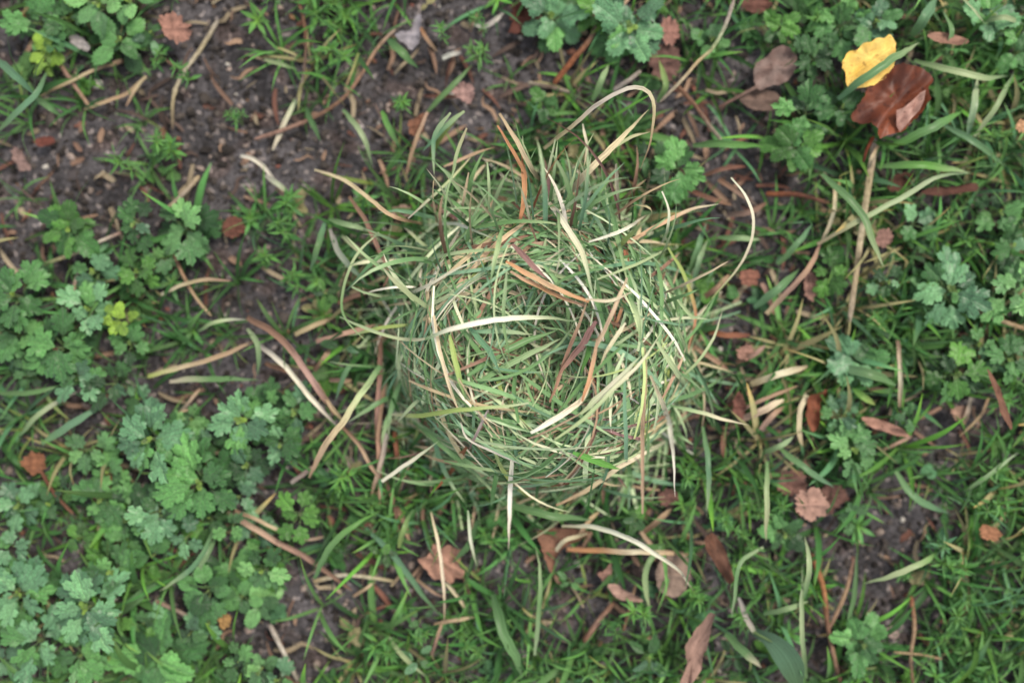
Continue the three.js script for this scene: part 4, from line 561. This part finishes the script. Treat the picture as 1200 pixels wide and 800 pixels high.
const herbs = [ // x, y, reach in photo pixels, tone, leaves, kind
  [217, 268, 36, 'p', 5, 'fan'], [158, 262, 28, 'd', 4, 'fan'], [80, 268, 33, 'g', 6, 'three'], [18, 347, 44, 'm', 6, 'fan'], [112, 318, 32, 'b', 4, 'fan'], [104, 362, 32, 'b', 5, 'fan'], [160, 318, 27, 'g', 5, 'fan'], [190, 302, 20, 'p', 4, 'fan'], [138, 374, 22, 'y', 5, 'three'], [152, 402, 26, 'm', 4, 'fan'],
  [70, 408, 40, 'm', 6, 'fan'], [92, 440, 32, 'b', 5, 'fan'], [20, 392, 32, 'm', 5, 'fan'], [130, 450, 28, 'd', 4, 'fan'], [162, 468, 24, 'd', 4, 'fan'], [283, 492, 40, 'b', 5, 'fan'], [316, 476, 32, 'm', 5, 'fan'], [346, 482, 32, 'b', 4, 'fan'], [330, 520, 28, 'd', 5, 'fan'], [290, 545, 28, 'd', 4, 'fan'],
  [150, 605, 36, 'm', 5, 'fan'], [186, 600, 34, 'b', 5, 'fan'], [120, 585, 28, 'm', 4, 'fan'], [178, 652, 40, 'd', 2, 'toothed'], [216, 632, 24, 'b', 3, 'fan'], [24, 592, 32, 'b', 5, 'fan'], [24, 696, 46, 'b', 6, 'fan'], [44, 752, 40, 'b', 6, 'fan'], [132, 668, 30, 'm', 5, 'fan'], [185, 772, 48, 'm', 6, 'three'],
  [242, 694, 36, 'm', 4, 'toothed'], [310, 668, 32, 'p', 4, 'fan'], [304, 708, 30, 'p', 3, 'toothed'], [282, 700, 28, 'm', 3, 'toothed'], [350, 604, 30, 'g', 4, 'fan'], [272, 616, 20, 'm', 4, 'fan'], [305, 786, 22, 'p', 4, 'three'], [278, 776, 24, 'm', 4, 'fan'], [15, 640, 24, 'b', 4, 'fan'], [92, 770, 34, 'm', 5, 'fan'], [145, 640, 26, 'm', 4, 'fan'],
  [46, 26, 38, 'm', 5, 'fan'], [78, 22, 28, 'd', 4, 'fan'], [52, 66, 24, 'y', 5, 'three'], [118, 6, 36, 'p', 3, 'toothed'], [152, 2, 28, 'p', 3, 'toothed'], [140, 48, 34, 'm', 3, 'toothed'], [178, 38, 24, 'd', 3, 'oval'], [90, 8, 18, 'y', 4, 'three'],
  [648, 22, 38, 'b', 6, 'three'], [738, 34, 42, 'b', 6, 'three'], [795, 198, 34, 'm', 5, 'fan'], [762, 186, 24, 'd', 4, 'fan'], [834, 48, 24, 'm', 4, 'three'], [985, 30, 38, 'm', 5, 'fan'], [1026, 26, 28, 'b', 4, 'three'], [952, 70, 30, 'd', 5, 'fan'], [945, 132, 36, 'm', 5, 'fan'], [986, 126, 26, 'm', 4, 'three'], [932, 172, 30, 'g', 6, 'three'],
  [972, 320, 26, 'g', 5, 'fan'], [1070, 262, 26, 'b', 3, 'fan'], [1114, 340, 42, 'b', 6, 'fan'], [1188, 340, 36, 'p', 6, 'fan'], [1092, 336, 24, 'p', 5, 'oval'], [1118, 440, 36, 'g', 4, 'fan'], [1146, 404, 26, 'b', 4, 'fan'], [984, 488, 28, 'b', 4, 'fan'], [1000, 526, 32, 'p', 4, 'fan'], [1000, 604, 24, 'p', 3, 'fan'], [636, 122, 20, 'g', 4, 'three'], [1010, 752, 32, 'm', 7, 'three'],
  [380, 344, 20, 'g', 4, 'oval'], [404, 408, 24, 'd', 3, 'oval'], [450, 650, 18, 'g', 4, 'oval'], [492, 730, 20, 'm', 4, 'oval'], [490, 775, 22, 'b', 3, 'oval'], [668, 682, 18, 'm', 3, 'oval'], [920, 626, 26, 'm', 5, 'three'], [1000, 420, 34, 'b', 4, 'three'], [1170, 250, 28, 'm', 5, 'fan'], [1195, 60, 26, 'm', 4, 'three'], [1060, 490, 18, 'm', 3, 'three'], [760, 770, 30, 'd', 4, 'oval'], [1160, 20, 30, 'b', 5, 'three'], [915, 30, 24, 'g', 5, 'three'], [700, 15, 26, 'g', 4, 'three'], [30, 440, 20, 'm', 4, 'fan'], [250, 520, 22, 'd', 4, 'fan'], [60, 590, 22, 'd', 4, 'three'], [95, 630, 22, 'g', 4, 'three'], [220, 745, 20, 'd', 4, 'three'], [1180, 420, 28, 'm', 5, 'fan'], [1185, 290, 26, 'd', 5, 'fan'], [1040, 330, 22, 'd', 4, 'fan'], [745, 610, 18, 'g', 4, 'three'], [860, 770, 20, 'd', 3, 'oval'],
];
herb(175, 515, 44, 'b', { n: 6, a0: 0.3, h: 24, label: 'bluish green herb with lobed leaves spread like a star over the soil' });
herb(234, 565, 50, 'm', { n: 6, a0: 0.8, h: 22, label: 'large lobed herb with a yellow-green heart, below the star-shaped bluish herb' });
herb(102, 712, 50, 'b', { n: 7, a0: 0.1, h: 24, label: 'biggest bluish lobed herb, with whitish sheen, at the lower left' });
for (const [x, y, r, t, n, kind] of herbs) herb(x, y, r, t, { n, kind });
for (let i = 0, k = 0; i < 400 && k < 28; i++) { // the carpet of small lobed herbs at the left
  const x = R(0, 330), y = R(300, 800); if (bare(x, y) > 0.25 || (x > 200 && y < 470) || rnd() > 0.35 + 0.5 * sstep(y, 420, 560)) continue;
  k++; herb(x, y, R(20, 30), pick(['m', 'm', 'b', 'p', 'd', 'g']), { n: 4, kind: rnd() < 0.8 ? 'fan' : 'three', h: R(6, 15) });
}
// a broad dark leaf at the bottom edge
{ const b = at(922, 772, 0.02), root = thing('broad_leaved_plant', V(b.x, 0, b.z), 'smooth dark blue-green broad leaf at the bottom edge', 'plant'); const P = [[880, 738, 12], [905, 752, 22], [925, 775, 24], [938, 812, 16]].map(([x, y, h]) => at(x, y, h / 1000).sub(V(b.x, 0, b.z))); part('leaf', ribbon(P, 0.014, [vary('blue', 0.5), vary('blue', 0.6), vary('green', 0.5)], { unit: 1, seg: 16, across: 6, base: 0.3, grow: 0.5, fall: 0.6, fold: 0.15 }), M.grass, root); part('leaf_stalk', stalk([V(P[0].x - 0.006, 0.001, P[0].z - 0.006), P[0], P[1]], 0.0009, [C(120, 150, 90)], { seg: 8 }), M.grass, root); }

function star(px, py, r, tone, n = 7) { // narrow leaves in whorls round an upright stem, seen from above
  const h = R(8, 20) / 1000, b = at(px, py, h), k = PX * (H - h) / H, word = { star: 'bright green', bright: 'yellow-green', deep: 'dark green', blue: 'blue-green', green: 'green' }[tone];
  const root = thing('whorled_plant', V(b.x, 0, b.z), where(`${r > 27 ? 'wide' : r > 20 ? '' : 'little'} ${word} whorl of narrow leaves`.trim().replace(/  /, ' '), px, py), 'small plant', 'whorled narrow-leaved plants');
  for (let q = 0; q < 3; q++) {
    const ox = q ? R(-0.55, 0.55) * r * k : 0, oz = q ? R(-0.55, 0.55) * r * k : 0, hh = h * (q ? R(0.5, 1.2) : 1);
    part('stem', stalk([V(0, -0.002, 0), V(ox * 0.4 + 0.0004, hh * 0.5, oz * 0.4), V(ox, hh + 0.001, oz)], 0.0006, [C(110, 136, 76)], { seg: 5, sides: 5 }), M.grass, root);
    for (const [y, s, m] of [[hh, 0.72, n - 1], [hh * 0.6, 0.85, 4], [hh + 0.0025, 0.32, 3]]) { const a0 = R(0, 6.3); for (let i = 0; i < m; i++) { const o = part('leaf', pick(lance), s < 0.5 ? grassMats.bright : rnd() < 0.75 ? grassMats[tone] : pick([grassMats.green, grassMats.deep]), root), L = r * k * s * R(0.45, 1.05) * (q ? 0.85 : 1); o.position.set(ox, y, oz); o.rotation.set(R(-0.6, 0.6), a0 + i / m * 6.283 + R(-0.45, 0.45), R(-0.3, 0.6) + (s < 0.5 ? 0.5 : 0), 'YXZ'); o.scale.set(L, L, L * R(0.6, 1.0)); } }
  }
}
for (const [x, y, r, t] of [[206, 78, 22, 'star'], [200, 176, 28, 'bright'], [182, 162, 24, 'star'], [140, 190, 30, 'green'], [385, 56, 32, 'bright'], [405, 20, 34, 'bright'], [370, 15, 30, 'star'], [516, 32, 18, 'star'], [472, 118, 22, 'bright'], [560, 64, 24, 'green'], [335, 238, 32, 'star'], [332, 272, 30, 'green'], [275, 140, 18, 'star'], [408, 558, 34, 'bright'], [1030, 380, 30, 'star'], [1134, 282, 26, 'bright'], [1112, 258, 22, 'star'], [1112, 664, 34, 'star'], [1122, 722, 32, 'green'], [1106, 640, 28, 'blue'], [1170, 590, 32, 'star'], [1158, 555, 28, 'green'], [1062, 672, 22, 'deep'], [890, 602, 24, 'green'], [806, 560, 26, 'star'], [800, 592, 24, 'bright'], [850, 612, 24, 'star'], [882, 640, 22, 'green'], [808, 640, 24, 'star'], [755, 720, 28, 'bright'], [722, 742, 24, 'deep'], [576, 634, 26, 'star'], [820, 702, 24, 'bright'], [440, 757, 30, 'star'], [545, 757, 26, 'green'], [500, 742, 22, 'star'], [870, 732, 24, 'star'], [1160, 786, 32, 'star'], [1140, 762, 26, 'green'], [1188, 704, 26, 'blue'], [915, 592, 22, 'star'], [1080, 780, 24, 'green'], [395, 290, 24, 'deep'], [342, 320, 26, 'star'], [310, 300, 24, 'bright'], [430, 585, 24, 'green'], [690, 790, 24, 'green'], [185, 62, 20, 'star'], [1180, 160, 24, 'green'], [1180, 470, 24, 'star'], [560, 20, 18, 'star'], [960, 20, 20, 'bright']]) star(x, y, r, t, 6 + Math.floor(rnd() * 3));

function tuft(px, py, r, tone, n, lean) { // grass tuft: blades arching out of one root
  const b = at(px, py, 0.004), word = { green: 'green', bright: 'fresh green', blue: 'blue-green', deep: 'dark green', olive: 'olive' }[tone];
  const root = thing('grass_tuft', V(b.x, soilY(b.x, b.z), b.z), where(`${r > 70 ? 'long-bladed' : r > 45 ? '' : 'short'} ${n > 9 ? 'dense' : 'loose'} ${word} grass tuft`.trim().replace(/  /, ' '), px, py), 'grass tuft', 'grass tufts');
  n = Math.round(n * (px > 1000 ? 1.7 : 1.25));
  for (let i = 0; i < n; i++) { const m = part('blade', pick(stock), grassMats[rnd() < 0.75 ? tone : pick(['green', 'blue', 'olive', 'deep'])], root), L = r * PX * R(0.55, 1.15), w = clamp(R(0.03, 0.05) / r * 60 / 0.05, 0.5, 2.2) * R(0.5, 0.85); m.position.set(R(-0.003, 0.003), 0, R(-0.003, 0.003)); m.rotation.set(R(-0.3, 0.3), lean != null ? lean + gauss() * 0.6 : i / n * 6.283 + R(-0.5, 0.5), R(-0.1, 0.6), 'YXZ'); m.scale.set(L, L, L * w); }
}
for (const [x, y, r, t, n, lean] of [[160, 140, 50, 'green', 10], [30, 140, 60, 'green', 9], [95, 120, 50, 'deep', 8], [180, 210, 40, 'green', 8], [330, 60, 60, 'bright', 12], [390, 90, 55, 'bright', 10], [440, 40, 50, 'green', 8], [310, 250, 55, 'green', 12], [345, 290, 60, 'deep', 12], [370, 320, 55, 'green', 10], [440, 210, 60, 'green', 9], [470, 180, 55, 'green', 10], [500, 190, 60, 'deep', 10], [540, 190, 65, 'green', 10], [580, 180, 60, 'blue', 9], [625, 160, 55, 'green', 9], [660, 150, 60, 'deep', 9], [690, 185, 55, 'green', 8], [270, 400, 45, 'green', 9], [220, 400, 45, 'deep', 8], [405, 300, 60, 'deep', 10], [415, 440, 55, 'green', 9], [410, 550, 60, 'bright', 10], [450, 590, 70, 'green', 10], [490, 610, 70, 'blue', 10], [540, 620, 70, 'green', 11], [600, 630, 70, 'deep', 10], [650, 600, 60, 'green', 9], [740, 590, 55, 'green', 9], [810, 540, 55, 'deep', 10], [850, 560, 60, 'green', 10], [860, 480, 45, 'green', 8], [900, 400, 50, 'green', 8], [840, 310, 55, 'green', 9], [830, 360, 50, 'blue', 8], [910, 270, 55, 'green', 9], [960, 260, 55, 'deep', 9], [1040, 230, 60, 'green', 11], [1090, 180, 75, 'green', 12], [1140, 150, 75, 'blue', 12], [1180, 190, 70, 'green', 12], [1090, 100, 70, 'green', 11], [1120, 50, 75, 'green', 12], [1170, 60, 75, 'bright', 12], [1060, 40, 60, 'green', 9], [1190, 110, 70, 'deep', 11], [1140, 230, 65, 'green', 10], [1190, 250, 60, 'bright', 10], [1150, 300, 55, 'green', 9], [1060, 360, 55, 'deep', 9], [1080, 420, 55, 'green', 9], [1180, 520, 65, 'green', 11], [1140, 590, 65, 'blue', 10], [1180, 650, 65, 'green', 11], [1150, 700, 65, 'green', 10], [1100, 770, 60, 'deep', 10], [1190, 770, 65, 'green', 11], [1030, 790, 50, 'green', 8], [900, 690, 60, 'green', 9], [850, 690, 55, 'deep', 9], [880, 790, 60, 'green', 9], [780, 760, 60, 'green', 10], [720, 790, 65, 'blue', 10], [650, 790, 65, 'green', 11], [590, 770, 65, 'deep', 10], [540, 790, 65, 'green', 11], [470, 790, 60, 'bright', 11], [420, 740, 50, 'green', 8], [560, 690, 60, 'green', 9], [620, 680, 55, 'green', 8], [400, 640, 50, 'green', 8], [30, 480, 55, 'green', 9], [90, 540, 50, 'green', 9], [30, 500, 50, 'olive', 7], [240, 790, 55, 'green', 9], [130, 790, 50, 'green', 8], [10, 790, 45, 'green', 7], [260, 660, 45, 'deep', 8], [215, 660, 50, 'deep', 8], [20, 230, 45, 'green', 7], [930, 140, 45, 'green', 7], [880, 20, 50, 'green', 8], [850, 110, 45, 'deep', 7], [800, 20, 40, 'green', 7], [1000, 200, 55, 'green', 9], [1100, 210, 60, 'deep', 9], [600, 90, 40, 'green', 7], [720, 110, 50, 'deep', 8], [690, 700, 40, 'olive', 7], [800, 420, 45, 'green', 8], [1020, 580, 45, 'green', 7], [1090, 560, 50, 'green', 8], [950, 560, 45, 'deep', 8], [870, 650, 50, 'green', 9], [1000, 460, 45, 'deep', 8], [940, 390, 45, 'green', 8], [1200, 420, 55, 'green', 9]]) tuft(x, y, r, t, n, lean);

renderer.render(scene, camera);
